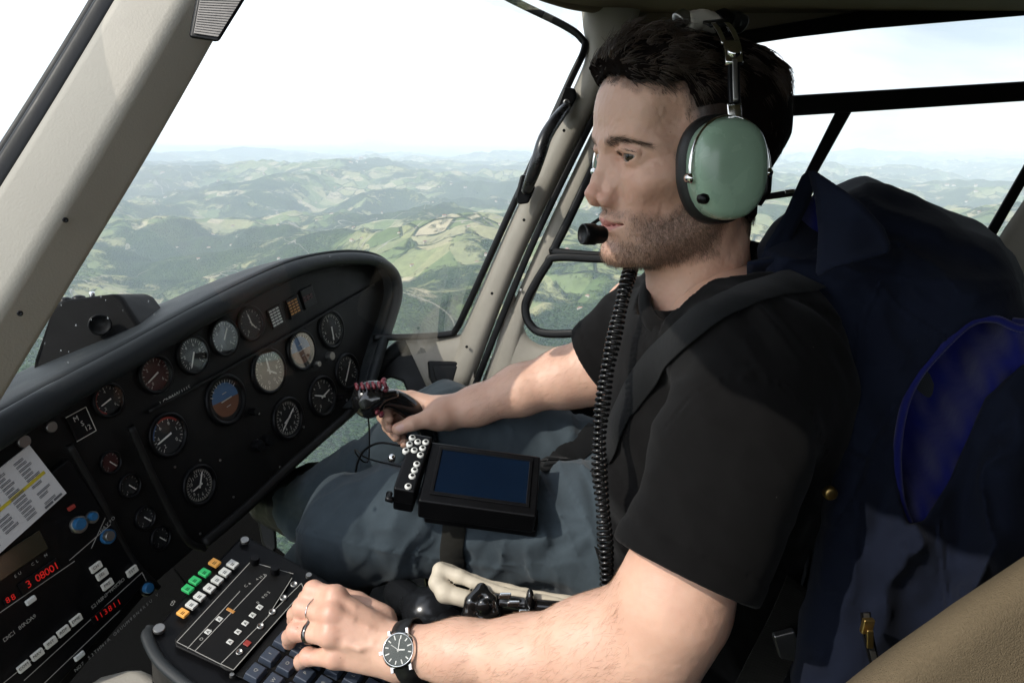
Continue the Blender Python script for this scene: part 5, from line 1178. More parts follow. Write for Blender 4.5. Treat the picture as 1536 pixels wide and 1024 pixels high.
def build_person():
    Vs = [h2w(hV)]; Qs = [hQ]; off = len(hV); n0 = off
    p = W
    V1, Q1 = surfnet(lh_sdf, *bounds([p(430, 880, .70), p(440, 1020, .80), p(1110, 620, .63), p(960, 1060, .62), p(985, 1060, .70)], .06), .0016)
    V2, Q2 = surfnet(rh_sdf, *bounds([p(570, 590, 1.03), p(600, 680, 1.12), p(990, 440, 1.0), p(910, 600, 1.08)], .06), .0022)
    V3, Q3 = surfnet(torso_sdf, *bounds([p(950, 400, .65), p(1250, 900, .95), p(950, 480, 1.05)], .09), .008)
    for V_, Q_ in ((V1, Q1), (V2, Q2), (V3, Q3)): Vs.append(V_); Qs.append(Q_+off); off += len(V_)
    V = np.concatenate(Vs); me = mesh_np('body', V, np.concatenate(Qs))
    nn = len(V)-n0; z = np.zeros(nn)
    attr(me, 'beard', np.concatenate([beardmask(hV)*1.0, z])); attr(me, 'scalp', np.concatenate([np.clip((hairmask(hV)+.005)/.014, 0, 1)*.97, z])); attr(me, 'lip', np.concatenate([lipmask(hV), z]))
    yb = np.abs(hV[:, 1]); tb = (yb-.0125)/.043; zb_ = .0128+.0030*np.sin(np.clip(tb, 0, 1)*3.1)-.0055*np.clip(tb, 0, 1)**2; attr(me, 'brow', np.concatenate([.6*((tb > -.05) & (tb < 1) & (hV[:, 0] > .05))*np.clip(1.2-np.abs(hV[:, 2]-zb_)/.0045, 0, 1), z]))
    kn = np.zeros(nn)
    for q in [(502, 896, .742), (497, 922, .728), (495, 953, .722), (502, 986, .726), (470, 886, .752), (454, 910, .745), (445, 944, .738), (463, 983, .735)]:
        kn = np.maximum(kn, .38*np.exp(-((V[n0:]-W(*q))**2).sum(1)/.012**2))
    attr(me, 'red', np.concatenate([redmask(hV), kn]))
    nl = np.zeros(nn); T3 = W(597, 643, 1.03); T2 = W(618, 635, 1.03); c = T3*.78+T2*.22+np.array([0, -.0085, .0030]); nl = (((V[n0:]-c)**2).sum(1) < .0058**2)*1.
    attr(me, 'nail', np.concatenate([np.zeros(n0), nl]))
    obj('body', me, M_skin, person)
    return V1, Q1, V2, Q2
ARM = build_person()
M_tee = fabric('black_jersey', (.0048, .0044, .0044), weave=3200, wamt=.3, var=.45, vscale=60, sheen=.03, lint=.6, dist=.00015)
M_jean = fabric('blue_denim', (.068, .090, .106), weave=2600, wamt=.45, var=.45, vscale=14, sheen=.1, dist=.0003)
sdfmesh('t_shirt', shirt_sdf, *bounds([W(930, 400, .62), W(1280, 620, .72), W(900, 560, 1.12), W(1000, 950, 1.05), W(1000, 860, .55)], .07), .0032, M_tee, person)
sdfmesh('jeans', jeans_sdf, *bounds([W(1050, 1000, .95), W(660, 570, 1.17), W(430, 760, 1.26), W(430, 960, 1.1), W(600, 880, .85)], .09), .0036, M_jean, person)

# fine hair on both forearms
M_armhair = hair_mat('arm_hair', (.22, .13, .075), .5); rg3 = np.random.default_rng(9)
for (V_, Q_, a, b, n) in ((ARM[0], ARM[1], W(650, 976, .71), W(965, 950, .64), 3200), (ARM[2], ARM[3], W(700, 610, 1.07), W(890, 560, 1.06), 1500)):
    ax_ = nrm(a-b); L0 = np.linalg.norm(a-b)
    wf = lambda c: (((c-b)@ax_ > 0) & ((c-b)@ax_ < L0))*(.35+np.clip(noise3(c*60, 3), 0, 1))
    pos, nr = sample_surf(V_, Q_, wf, n, rg3); tdir = ax_[None]*.9+np.array([[0, -.3, -.35]])+.35*rg3.normal(size=(n, 3)); tdir = tdir-nr*(tdir*nr).sum(1, keepdims=True); tdir /= np.linalg.norm(tdir, axis=1, keepdims=True)
    strands('arm_hair', pos, tdir+nr*.28, .006+.005*rg3.random(n), -nr*.22, .000055+0*pos[:, 0], M_armhair, person, seg=3, seed=14)
# ================================================================ headset
M_green = mat('sage_green_shell', (.27, .39, .285), rough=.27, var=.10, vscale=45, dust=.12, bump=.03, coat=.35, rvar=.05)
M_leather = mat('black_leatherette', (.008, .008, .008), rough=.5, var=.3, bump=.35, bscale=700, bdist=.0006)
M_chrome = mat('chrome', (.80, .79, .77), rough=.10, metal=1, var=.05, bump=.0, rvar=.05)
M_ribbed = mat('cream_fabric', (.50, .46, .40), rough=.8, bump=.4, bscale=500)
hs = thing('headset', 'sage green aviation headset with chrome band and slim microphone worn by the man', 'headset', h2w(np.array([-.02, .10, -.01])))
def cup(sg):
    cx = np.array([.0205, sg*.091, -.0135]); n = nrm(np.array([.16, sg*1., .04])); up = nrm(np.array([.06, 0, 1.])); up = nrm(up-n*np.dot(up, n)); fw = np.cross(n, up)*sg
    n, up, fw = [nrm(h2w(np.array(q))-h2w(np.zeros(3))) for q in (n, up, fw)]; C0 = h2w(cx)
    def ring(a, b, h, K=44, ex=2.35, egg=.05):
        V = []
        for k in range(K):
            t = 2*math.pi*k/K; c, s = math.cos(t), math.sin(t); x = a*math.copysign(abs(c)**(2/ex), c)*(1+egg*s); y = b*math.copysign(abs(s)**(2/ex), s); V.append(C0+fw*x+up*y+n*h)
        return V
    def loft(name, prof, m, parent, K=44, **kw):
        V = []; F_ = []
        for (a, b, h) in prof: V += ring(a, b, h, K, **kw)
        for i in range(len(prof)-1): F_ += [(i*K+k, i*K+(k+1) % K, (i+1)*K+(k+1) % K, (i+1)*K+k) for k in range(K)]
        F_ += [tuple(range(K-1, -1, -1)), tuple((len(prof)-1)*K+k for k in range(K))]; return MB().add(V, F_).build(name, m, parent, smooth=True)
    a, b = .0350, .0455
    ec = loft('ear_cup', [(a*.99, b*.99, .004), (a, b, .008), (a, b, .020), (a*.985, b*.985, .026), (a*.95, b*.955, .0305), (a*.87, b*.89, .0345), (a*.70, b*.75, .0370), (a*.4, b*.45, .0382), (a*.1, b*.1, .0385)], M_green, hs)
    loft('ear_cushion', [(a*.86, b*.88, -.016), (a*1.08, b*1.06, -.0135), (a*1.15, b*1.12, -.006), (a*1.13, b*1.10, .002), (a*1.02, b*1.02, .006), (a*.9, b*.9, .006)], M_leather, hs)
    # wire yoke
    R_ = []
    for t in np.linspace(-8, 188, 40):
        c, s = math.cos(math.radians(t)), math.sin(math.radians(t)); R_.append(C0+fw*(a*1.08*c)+up*(b*1.04*max(s, -.3))+n*(.017+.006*abs(c)))
    mb = MB(); mb.tube(R_, .0017, 10); mb.build('wire_yoke', M_chrome, hs, smooth=True)
    for s_ in (1, -1):
        c = C0+fw*(a*1.055*s_)+n*.0225-up*.005; MB().lathe(c, fw, up, n, [(.0045, -.006), (.0048, .001), (.0036, .0035), (.0001, .0042)], 16).build('pivot_screw', M_chrome, hs, smooth=True)
    c = C0+fw*(a*.80)-up*(b*.52)+n*.0315; MB().lathe(c, fw, up, n, [(.0050, -.006), (.0050, .001), (.0038, .0035), (.0001, .0040)], 18).build('side_plug', M_blackp, hs, smooth=True)
    c = C0-fw*(a*1.02)-up*(b*.12)+n*.010; MB().tube([c+up*.002, c-fw*.006-up*.004, c-fw*.006-up*.016, c+fw*.002-up*.028], [.0052, .006, .005, .004], 12).build('cable_boss', M_blackp, hs, smooth=True)
    return C0, fw, up, n
C0, cfw, cup_, cn = cup(1); C1, f1, u1, n1_ = cup(-1)
print('cup', proj(C0+cn*.03))
# headband from yoke to yoke over the crown
side = [(.019, .108, .032), (.020, .106, .046), (.019, .101, .064), (.016, .093, .085), (.012, .079, .101), (.006, .056, .116), (0, .028, .125), (-.002, 0, .128)]
full = side+[(x, -y, z) for x, y, z in side[-2::-1]]
BP = spline(h2w(np.array(full)), 120); bo = np.array([p_-h2w(np.array([-.015, 0, .03])) for p_ in BP]); bo = bo/np.linalg.norm(bo, axis=1)[:, None]
nB = len(BP)
def band(i0, i1, hw, ht, m, name, lift=0., shift=0.):
    P_ = BP[i0:i1]+bo[i0:i1]*lift; t = np.gradient(P_, axis=0); s_ = np.cross(t, bo[i0:i1]); s_ /= np.linalg.norm(s_, axis=1)[:, None]
    mb = MB(); strip(mb, P_+s_*shift, rr(hw, ht, .3), bo[i0:i1]); return mb.build(name, m, hs, smooth=True)
k_ = nB/120.
band(0, int(10*k_), .0062, .0013, M_chrome, 'yoke_stem'); band(int(8*k_), int(26*k_), .0052, .0030, M_blackp, 'slider_bar', .002)
band(int(9*k_), int(25*k_), .0022, .0012, M_dull, 'slider_rod', .006)
band(int(23*k_), int(33*k_), .0080, .0038, M_chrome, 'adjuster_block', .002)
for sh in (-.0062, .0062): band(int(32*k_), int(46*k_), .0024, .0016, M_chrome, 'band_rail', .002, sh)
band(int(44*k_), nB-int(44*k_), .0105, .0016, M_blackp, 'headband', .0015)
i = int(52*k_); ax = nrm(np.cross(bo[i], BP[i+1]-BP[i])); 
i = int(26*k_)+1; c = BP[i]+bo[i]*.005; tt = nrm(BP[i+1]-BP[i]); MB().lathe(c, tt, np.cross(bo[i], tt), bo[i], [(.0062, -.003), (.0062, .002), (.004, .004), (.0001, .0045)], 18).build('clamp_knob', M_chrome, hs, smooth=True)
# top pad: front roll, ribbed wrap, rear roll
tc_ = h2w(np.array([.008, .022, .129])); fdir = nrm(np.array([HF[0], HF[1], 0]))
for (a0, a1, r0, m, nm) in ((.016, .026, .0085, M_dull, 'pad_cap'), (-.018, .016, .0098, M_ribbed, 'ribbed_wrap'), (-.030, -.018, .0112, M_blackp, 'pad_roll'), (-.048, -.030, .0095, M_leather, 'pad_roll')):
    n_ = 12; mb = MB(); pts = [tc_+fdir*(a0+(a1-a0)*k/n_)+np.array([0, 0, -.0006*abs(k-6)]) for k in range(n_+1)]
    mb.tube(pts, [r0*(.93+.07*(k % 2)) if nm == 'ribbed_wrap' else r0*(1-.12*(k in (0, n_))) for k in range(n_+1)], 18); mb.build(nm, m, hs, smooth=True)
# microphone with boom from the far cup
mc = spline([h2w(np.array(q)) for q in ((.045, -.092, -.065), (.085, -.065, -.080), (.108, -.034, -.088), (.108, -.012, -.087))], 24)
MB().tube(mc, .0022, 8).build('mic_boom', M_blackp, hs, smooth=True)
a_, b_ = W(906, 352, .722), W(873, 351, .712); ax = nrm(b_-a_); u_ = nrm(np.cross(ax, (0, 0, 1))); w_ = np.cross(u_, ax); l_ = np.linalg.norm(b_-a_)
MB().lathe(a_, u_, w_, ax, [(.0001, -.002), (.007, -.001), (.0088, .002), (.0092, .009), (.0104, .011), (.0106, l_*.85), (.0100, l_*.98), (.0088, l_), (.0082, l_-.002), (.0001, l_-.002)], 22).build('microphone', M_blackp, hs, smooth=True)
# coiled cord
cp = spline(P3([(948, 398, .79), (940, 425, .775), (927, 480, .765), (911, 556, .755), (900, 640, .745), (899, 700, .74), (904, 760, .735), (909, 830, .735), (911, 905, .74)]), 200)
seg = np.linalg.norm(np.diff(cp, axis=0), axis=1); sL = np.concatenate([[0], np.cumsum(seg)]); tot = sL[-1]; turns = int(tot/.0058); K = turns*14; S_ = np.linspace(0, tot, K)
cc = np.stack([np.interp(S_, sL, cp[:, j]) for j in range(3)], -1); tg = np.gradient(cc, axis=0); tg /= np.linalg.norm(tg, axis=1)[:, None]
aa = np.cross(tg, [0, 1, 0]); aa /= np.linalg.norm(aa, axis=1)[:, None]; bb = np.cross(tg, aa); ph = S_/tot*turns*2*math.pi; R0 = .0062+.0006*np.sin(S_*90)
hx = cc+aa*(np.cos(ph)*R0)[:, None]+bb*(np.sin(ph)*R0)[:, None]
cord = MB(); cord.tube(hx, .0019, 7); o = cord.build('coiled_cord', mat('glossy_black_cord', (.006, .006, .006), rough=.22, bump=0), hs, smooth=True)

# ================================================================ watch and rings
wt = thing('wrist_watch', 'steel wrist watch with dark green dial on a black leather strap', 'watch', W(602, 986, .69))
M_strap = mat('black_leather', (.007, .007, .007), rough=.45, var=.3, bump=.4, bscale=900, bdist=.0004)
def ray_hit(f, px, py, d0, d1, step=.0015):
    ds = np.arange(d0, d1, step); v = f(np.array([W(px, py, d) for d in ds], np.float32)); k = np.argmax(v < 0); return ds[k] if (v < 0).any() else None
wc = W(617, 977, .722); wa = nrm(W(660, 962, .712)-W(590, 978, .722)); wu = nrm(np.cross(wa, (0, 0, 1))); wv = np.cross(wu, wa)
ang = np.linspace(0, 2*math.pi, 64, endpoint=False); th_ = []
for t in ang:
    d_ = wu*math.cos(t)+wv*math.sin(t); rs = np.arange(.014, .04, .0004); v = lh_sdf((wc+rs[:, None]*d_).astype(np.float32)); k = np.argmax(v > .0011); th_.append(rs[k])
th_ = np.array(th_); th_ = (np.roll(th_, 1)+th_*2+np.roll(th_, -1))/4
mb = MB(); V = []; 
for t, r_ in zip(ang, th_):
    d_ = wu*math.cos(t)+wv*math.sin(t)
    for (a, b) in ((-.0098, .0), (-.0092, .0016), (0, .0024), (.0092, .0016), (.0098, 0), (0, -.0004)): V.append(wc+wa*a+d_*(r_+b))
m_ = 64; F_ = [(i*6+k, i*6+(k+1) % 6, ((i+1) % m_)*6+(k+1) % 6, ((i+1) % m_)*6+k) for i in range(m_) for k in range(6)]
mb.add(V, F_).build('strap', M_strap, wt, smooth=True)
tgt = nrm(-W(604, 985, 1.)+np.array([0, 0, .18])); tgt = nrm(tgt-wa*np.dot(tgt, wa)*.6); d_ = nrm(tgt-wa*np.dot(tgt, wa)); t_ = math.atan2(np.dot(d_, wv), np.dot(d_, wu)) % (2*math.pi); r_ = np.interp(t_, ang, th_)
cw = wc+d_*(r_+.0015)+wa*.001; wn = tgt; ux = nrm(wa-wn*np.dot(wa, wn)); uy = np.cross(wn, ux)
case = MB(); case.lathe(cw, ux, uy, wn, [(.0001, -.003), (.0150, -.003), (.0166, -.001), (.0166, .0035), (.0150, .0060), (.0142, .0062), (.0138, .0048), (.0001, .0048)], 48)
for sy in (-1, 1):
    for sx in (-1, 1): case.box(cw+uy*sy*.0160+ux*sx*.0088-wn*.0010, ux*.0014, uy*.0030, wn*.0020)
case.box(cw-ux*.0180+wn*.0015, ux*.0016, uy*.0018, wn*.0018); co_ = case.build('case', M_chrome, wt, smooth=True, bevel=.0004)
dl = MB().disc(cw+wn*.0050, ux, uy, .0139, n=40).build('dial', mat('green_dial', (.006, .016, .010), rough=.3, bump=0), wt)
mk = MB()
for k in range(12): t = math.radians(30*k+12); d2 = ux*math.cos(t)+uy*math.sin(t); s2 = np.cross(wn, d2); mk.box(cw+wn*.0053+d2*.0113, d2*(.0016 if k % 3 else .0022), s2*.0005, wn*.0002)
for (t, l, w_) in ((math.radians(75), .0095, .0004), (math.radians(-10), .0065, .0006), (math.radians(140), .0085, .0002)): d2 = ux*math.cos(t)+uy*math.sin(t); s2 = np.cross(wn, d2); mk.box(cw+wn*.0056+d2*l*.4, d2*l*.6, s2*w_, wn*.0001)
mk.build('hands_and_markers', M_whitelit, wt)
MB().disc(cw+wn*.0061, ux, uy, .0141, n=40).build('crystal', M_gglass, wt)
def ringon(name, a, b, t, r_, w_, m, lab):
    a, b = W(*a), W(*b); c = a*(1-t)+b*t; ax = nrm(b-a); u_ = nrm(np.cross(ax, (0, 0, 1))); v2 = np.cross(ax, u_); mb = MB(); n_ = 40; V = []
    for k in range(n_):
        q = 2*math.pi*k/n_; d_ = u_*math.cos(q)+v2*math.sin(q); rs = np.arange(.005, .02, .0003); vv = lh_sdf((c+rs[:, None]*d_).astype(np.float32)); kk = np.argmax(vv > 0) if (vv > 0).any() else 20; rr_ = min(rs[kk], r_*1.12)
        V += [c+ax*x+d_*(rr_+y) for x, y in ((-w_, 0), (-w_*.7, .0012), (w_*.7, .0012), (w_, 0), (0, -.0008))]
    F_ = [(i*5+k, i*5+(k+1) % 5, ((i+1) % n_)*5+(k+1) % 5, ((i+1) % n_)*5+k) for i in range(n_) for k in range(5)]
    o = mb.add(V, F_).build(name, m, None, smooth=True); props(o, lab, 'ring'); return o
ringon('finger_ring', (495, 953, .722), (446, 946, .745), .60, .0103, .0026, mat('dark_steel', (.16, .155, .15), rough=.12, metal=1, bump=0), 'broad dark polished band on the ring finger of the hand over the keypad')
ringon('finger_ring', (497, 922, .728), (455, 911, .750), .62, .0102, .0005, M_chrome, 'hair thin silver ring on the middle finger of the hand over the keypad')

# ================================================================ knee tablet
kt = thing('knee_tablet', 'black display unit with round white buttons strapped to the left thigh', 'tablet', W(720, 760, .93))
TL, TR, BR, BL = W(651.7, 663, .925), W(811.6, 683.5, .925), W(805, 775, .855), W(621.6, 749, .855)
c = (TL+TR+BR+BL)/4; ex = nrm(((TR-TL)+(BR-BL))/2); ey = ((TL-BL)+(TR-BR))/2; ey = nrm(ey-ex*np.dot(ey, ex)); ez = np.cross(ex, ey)
hw_, hh_ = np.linalg.norm((TR-TL)+(BR-BL))/4, np.linalg.norm((TL-BL)+(TR-BR))/4
body = MB().box(c-ez*.017, ex*hw_, ey*hh_, ez*.017).build('body', M_blackp, kt, bevel=.003)
MB().box(c+ex*.006-ez*.0405, ex*hw_*.98, ey*hh_*.93, ez*.007).build('base_plate', M_blackp, kt, bevel=.003)
sw, sh = hw_*.805, hh_*.74; sc_ = c+ex*.001+ey*.002; fr = MB()
for (q0, q1, w0, w1) in ((0, 1, sw+.003, .0022), (0, -1, sw+.003, .0022)): fr.box(sc_+ey*q1*(sh+.0008)+ez*.0008, ex*w0, ey*w1, ez*.0012)
for s_ in (-1, 1): fr.box(sc_+ex*s_*(sw+.0008)+ez*.0006, ex*.0022, ey*(sh-.0016), ez*.0012)
fr.build('screen_frame', M_blackp, kt, bevel=.0008)
m, nt, b = new_mat('tablet_screen'); tcx = N(nt, 'ShaderNodeTexCoord'); nz_ = N(nt, 'ShaderNodeTexNoise'); nz_.inputs['Scale'].default_value = 12; L(nt, tcx, 'Object', nz_, 'Vector')
cr = N(nt, 'ShaderNodeValToRGB'); cr.color_ramp.elements[0].color = (.002, .005, .013, 1); cr.color_ramp.elements[1].color = (.004, .011, .026, 1); L(nt, nz_, 'Fac', cr, 0); L(nt, cr, 'Color', b, 'Base Color'); b.inputs['Roughness'].default_value = .08; b.inputs['Specular IOR Level'].default_value = .6
MB().box(sc_-ez*.0002, ex*sw, ey*sh, ez*.0006).build('screen', m, kt)
# button pod on the left
pTL, pTR, pBR, pBL = W(617.5, 649, .925), W(650, 657.5, .925), W(620, 742, .855), W(591.6, 731, .855)
pc = (pTL+pTR+pBR+pBL)/4; pw = np.linalg.norm((pTR-pTL)+(pBR-pBL))/4; phh = np.linalg.norm((pTL-pBL)+(pTR-pBR))/4; pey = nrm((pTL-pBL)+(pTR-pBR)); pex = nrm(ex-pey*np.dot(ex, pey)); pez = np.cross(pex, pey)
pod = MB().box(pc-pez*.011, pex*pw, pey*phh, pez*.013).build('button_pod', M_blackp, kt, bevel=.003)
MB().box(pc-pez*.033-pey*.018-pex*.002, pex*pw*.95, pey*phh*.55, pez*.009).build('pod_base', M_blackp, kt, bevel=.003)
MB().tube([pc-pez*.02-pex*(pw+.0)-pey*.045, pc-pez*.02-pex*(pw+.006)-pey*.045, pc-pez*.022-pex*(pw+.007)-pey*.035], .004, 10).build('clip', M_blackp, kt, smooth=True)
def podhit(zx, zy):
    px, py = 500+zx/3.658, 540+zy/3.658; r = W(px, py, 1.); return r*np.dot(pez, pc+pez*.002)/np.dot(pez, r)
for (zx, zy) in ((433, 427), (463, 450), (507, 452), (418, 463), (398, 498), (444, 496), (490, 485), (478, 522), (458, 572), (446, 605), (433, 638), (411, 694)):
    q = podhit(zx, zy); bt = MB().lathe(q, pex, pey, pez, [(.0043, -.002), (.0043, .0012), (.0036, .0022), (.0001, .0024)], 18).build('button', M_whitelit, kt, smooth=True)
    t_ = MB(); t_.lathe(q+pez*.0025, pex, pey, pez, [(.0021, 0), (.0021, .0003), (.0001, .0003)], 10); t_.build('button_mark', M_panel, bt, smooth=True)
q = podhit(330, 520); MB().lathe(q-pez*.006-pex*.002, pex, pey, pez, [(.0045, -.003), (.0045, .002), (.003, .004), (.0001, .004)], 14).build('connector', M_chrome, kt, smooth=True)
# thigh straps
M_web = fabric('black_webbing', (.012, .013, .014), weave=2200, wamt=.6, sheen=.05, rot=(.1, .1, .3))
M_elastic = fabric('elastic_webbing', (.030, .029, .024), weave=1500, wamt=.7, sheen=.05, rot=(0, .15, 0), dist=.0008)
def surf_strap(name, pxs, f, w_, m, d0=.45, d1=1.3, lift=.002, parent=None, n=60, th=.0012, wrap=0, smooth_n=3):
    C_ = spline(pxs, n); ds = [ray_hit(f, x, y, d0, d1) for x, y in C_]; ok = [i for i, d in enumerate(ds) if d is not None]; ds = np.interp(range(len(C_)), ok, [ds[i] for i in ok])
    for _ in range(smooth_n): ds[1:-1] = (ds[:-2]+2*ds[1:-1]+ds[2:])/4
    P_ = np.array([W(x, y, d-lift) for (x, y), d in zip(C_, ds)])
    G = np.stack([(f((P_+e).astype(np.float32))-f((P_-e).astype(np.float32))) for e in np.eye(3)*.012], -1); G /= np.linalg.norm(G, axis=1)[:, None]+1e-9
    for _ in range(6): G[1:-1] = (G[:-2]+2*G[1:-1]+G[2:])/4
    mb = MB(); strip(mb, P_+G*lift, [(-w_, 0), (-w_*.96, th), (0, th*1.15), (w_*.96, th), (w_, 0), (w_*.96, -th*.5), (-w_*.96, -th*.5)], G); return mb.build(name, m, parent, smooth=True), P_, G
st, _, _ = surf_strap('thigh_strap', [(684, 770), (681, 800), (678, 825), (680, 850), (686, 872)], jeans_sdf, .0155, M_elastic, parent=kt, d0=.7)
st, _, _ = surf_strap('thigh_strap', [(800, 700), (840, 690), (875, 668), (900, 640)], jeans_sdf, .019, M_web, parent=kt, d0=.7)

# ================================================================ cyclic stick
cy = thing('cyclic_stick', 'black cyclic stick with bulbous head and maroon ribbed trim gripped by the far hand', 'control stick', W(556, 600, 1.03))
gp = spline(P3([(560, 600, 1.040), (585, 598, 1.050), (608, 608, 1.062), (628, 626, 1.078), (642, 652, 1.095), (646, 700, 1.11), (640, 800, 1.12), (650, 900, 1.14)]), 60)
MB().tube(gp, np.interp(np.linspace(0, 1, len(gp)), [0, .12, .25, .4, .55, .7, 1], [.016, .0150, .0155, .016, .0140, .011, .011]), 20).build('grip', mat('glossy_black_grip', (.007, .007, .007), rough=.2, bump=.05, coat=.4), cy, smooth=True)
def cyc_sdf(P):
    p = lambda x, y, d: W(x, y, d)
    d = ell(P, p(553, 600, 1.03), (.024, .024, .026)); d = smin(d, ell(P, p(556, 583, 1.035), (.020, .020, .012)), .008)
    d = smin(d, cap(P, p(570, 596, 1.02), p(590, 592, 1.035), .010, .008), .008)
    return smax(d, -ell(P, p(546, 605, 1.000), (.012, .006, .009)), .004)
sdfmesh('head', cyc_sdf, *bounds([W(553, 595, 1.03)], .05), .0018, mat('glossy_black_head', (.006, .006, .006), rough=.15, bump=0, coat=.5), cy)
M_maroon = mat('maroon_rubber', (.11, .012, .02), rough=.45)
for k in range(6):
    x = 534+k*8.4; a, b = W(x, 575-k*.6, 1.012), W(x+3, 584-k*.6, 1.004); MB().tube([a, (a+b)/2, b], [.0022, .003, .0024], 8).build('ribbed_trim', M_maroon, cy, smooth=True)
for (x, y, r_) in ((575, 572, .004), (579, 584, .0035), (572, 622, .0035), (566, 618, .003)): c = W(x, y, 1.015); MB().lathe(c, np.array([1, 0, 0.]), np.array([0, 0, 1.]), np.array([0, -1., 0]), [(r_, -.006), (r_, .003), (r_*.6, .005), (.0001, .005)], 12).build('thumb_switch', M_maroon, cy, smooth=True)
MB().tube(spline(P3([(552, 622, 1.04), (554, 650, 1.045), (553, 688, 1.05), (545, 692, 1.04), (534, 680, 1.03), (533, 674, 1.03), (545, 684, 1.02), (560, 690, 1.0), (585, 696, .98), (605, 700, .97)]), 60), .0011, 8).build('cable', M_blackp, cy, smooth=True)
MB().tube(spline(P3([(600, 668, .99), (570, 664, 1.0), (548, 674, 1.01), (537, 692, 1.02), (533, 712, 1.03)]), 40), .0016, 8).build('cable', M_blackp, cy, smooth=True)

# ================================================================ shoulder belt, boots
bo_, bP, bG = surf_strap('shoulder_belt', [(1225, 417), (1180, 428), (1133, 440), (1068, 470), (1011, 515), (968, 566), (938, 612), (915, 665), (905, 700)], shirt_sdf, .0185, M_web, lift=.0022, d0=.40, d1=1.2, th=.0011, n=80, smooth_n=6)
props(bo_, 'dark shoulder belt running diagonally across the black t-shirt', 'seat belt')
def boot_sdf(P):
    p = lambda x, y, d: W(x, y, d)
    d = chain(P, [p(470, 745, 1.24), p(440, 752, 1.26), p(415, 748, 1.28)], [.058, .050, .044], .02); d = smin(d, chain(P, [p(450, 760, 1.26), p(412, 742, 1.27), p(396, 728, 1.27)], [.045, .042, .030], .02), .02)
    so = cap(P, p(462, 790, 1.26), p(398, 752, 1.27), .026, .024); q = P@c2w(nrm([.9, -.5, 0])); so = so+.004*np.sign(np.sin(q*260)); d = smin(d, so, .006)
    return d+.002*fbm(P*60, 2)
sdfmesh('boot', boot_sdf, *bounds([W(480, 750, 1.24), W(395, 740, 1.28), W(460, 795, 1.26)], .07), .003, mat('black_boot_leather', (.008, .008, .009), rough=.5, bump=.3, bscale=300), person)

def build_collar():
    A_, B_, C_ = W(984, 446, .79), W(1062, 496, .715), W(1146, 378, .80); pn = nrm(np.cross(B_-A_, C_-A_)); pn = pn if pn[2] > 0 else -pn
    a0, a1 = h2w(np.array([-.045, 0, -.24])), h2w(np.array([-.015, 0, -.02])); t = np.dot(A_-a0, pn)/np.dot(a1-a0, pn); O = a0+(a1-a0)*t
    e1 = nrm(np.array([-1., 0, 0])-pn*np.dot(pn, [-1., 0, 0])); e2 = np.cross(pn, e1); K = 96; r = []
    for k in range(K):
        d_ = e1*math.cos(2*math.pi*k/K)+e2*math.sin(2*math.pi*k/K); rs = np.arange(.03, .20, .0008)[:, None]; v = shirt_sdf((O-pn*.002+rs*d_).astype(np.float32), False); j = np.nonzero(v < 0)[0]; r.append(rs[j[-1], 0] if len(j) else .08)
    r = np.minimum(np.array(r), .118)
    for _ in range(8): r = (np.roll(r, 1)+2*r+np.roll(r, -1))/4
    V = []; 
    for k in range(K):
        d_ = e1*math.cos(2*math.pi*k/K)+e2*math.sin(2*math.pi*k/K); p_ = O+d_*r[k]; g = np.array([float(shirt_sdf((p_+q*.01)[None].astype(np.float32), False)[0]-shirt_sdf((p_-q*.01)[None].astype(np.float32), False)[0]) for q in np.eye(3)]); g = nrm(g); s_ = nrm(-pn+g*np.dot(pn, g)); V.append((p_, g, s_))
    for _ in range(5): V = [(V[k][0], nrm(V[k-1][1]+2*V[k][1]+V[(k+1) % K][1]), nrm(V[k-1][2]+2*V[k][2]+V[(k+1) % K][2])) for k in range(K)]
    prof = [(-.0045, -.004), (-.0050, .0000), (-.0035, .0026), (.0, .0032), (.006, .0032), (.0115, .0030), (.0128, .0018), (.0128, -.004)]
    vs = []; 
    for k, (p_, g, s_) in enumerate(V): vs += [p_+s_*a+g*(b+.0002*(k % 2)) for a, b in prof]
    n_ = len(prof); F_ = [(i*n_+j, i*n_+(j+1) % n_, ((i+1) % K)*n_+(j+1) % n_, ((i+1) % K)*n_+j) for i in range(K) for j in range(n_)]
    MB().add(vs, F_).build('collar', M_tee, person, smooth=True)
build_collar()
# ================================================================ jacket on the seat
M_navy = fabric('navy_twill', (.0115, .016, .034), weave=2800, wamt=.5, var=.2, sheen=.03, rot=(.3, .5, .7), dist=.0006, lint=.3)
M_blue = fabric('royal_blue_fleece', (.006, .009, .11), weave=2600, wamt=.15, var=.07, sheen=.2, dist=.0012)
jk = thing('jacket', 'navy work jacket with royal blue lining draped over the back of the pilot seat', 'jacket', W(1400, 1000, .85))
S0, XF = frust(.75)
def q2(l): return [(x*S0, y*S0) for x, y in l]
BODY = q2([(1140, 372), (1180, 318), (1225, 300), (1268, 290), (1300, 273), (1335, 279), (1420, 318), (1490, 365), (1536, 420), (1575, 520), (1600, 640), (1590, 1090), (1188, 1090), (1200, 940), (1225, 800), (1252, 690), (1240, 610), (1230, 520), (1205, 460), (1180, 430), (1140, 410)])
CRES = q2([(1600, 475), (1535, 492), (1495, 478), (1460, 481), (1425, 509), (1381, 558), (1359, 601), (1348, 654), (1346, 698), (1351, 749), (1364, 786), (1386, 780), (1422, 724), (1447, 667), (1478, 596), (1535, 545), (1600, 520)])
FLAP = q2([(1245, 664), (1306, 689), (1292, 722), (1268, 768), (1247, 792), (1233, 776)])
POCK = q2([(1250, 700), (1300, 700), (1290, 760), (1286, 880), (1282, 908), (1226, 880), (1236, 780)])
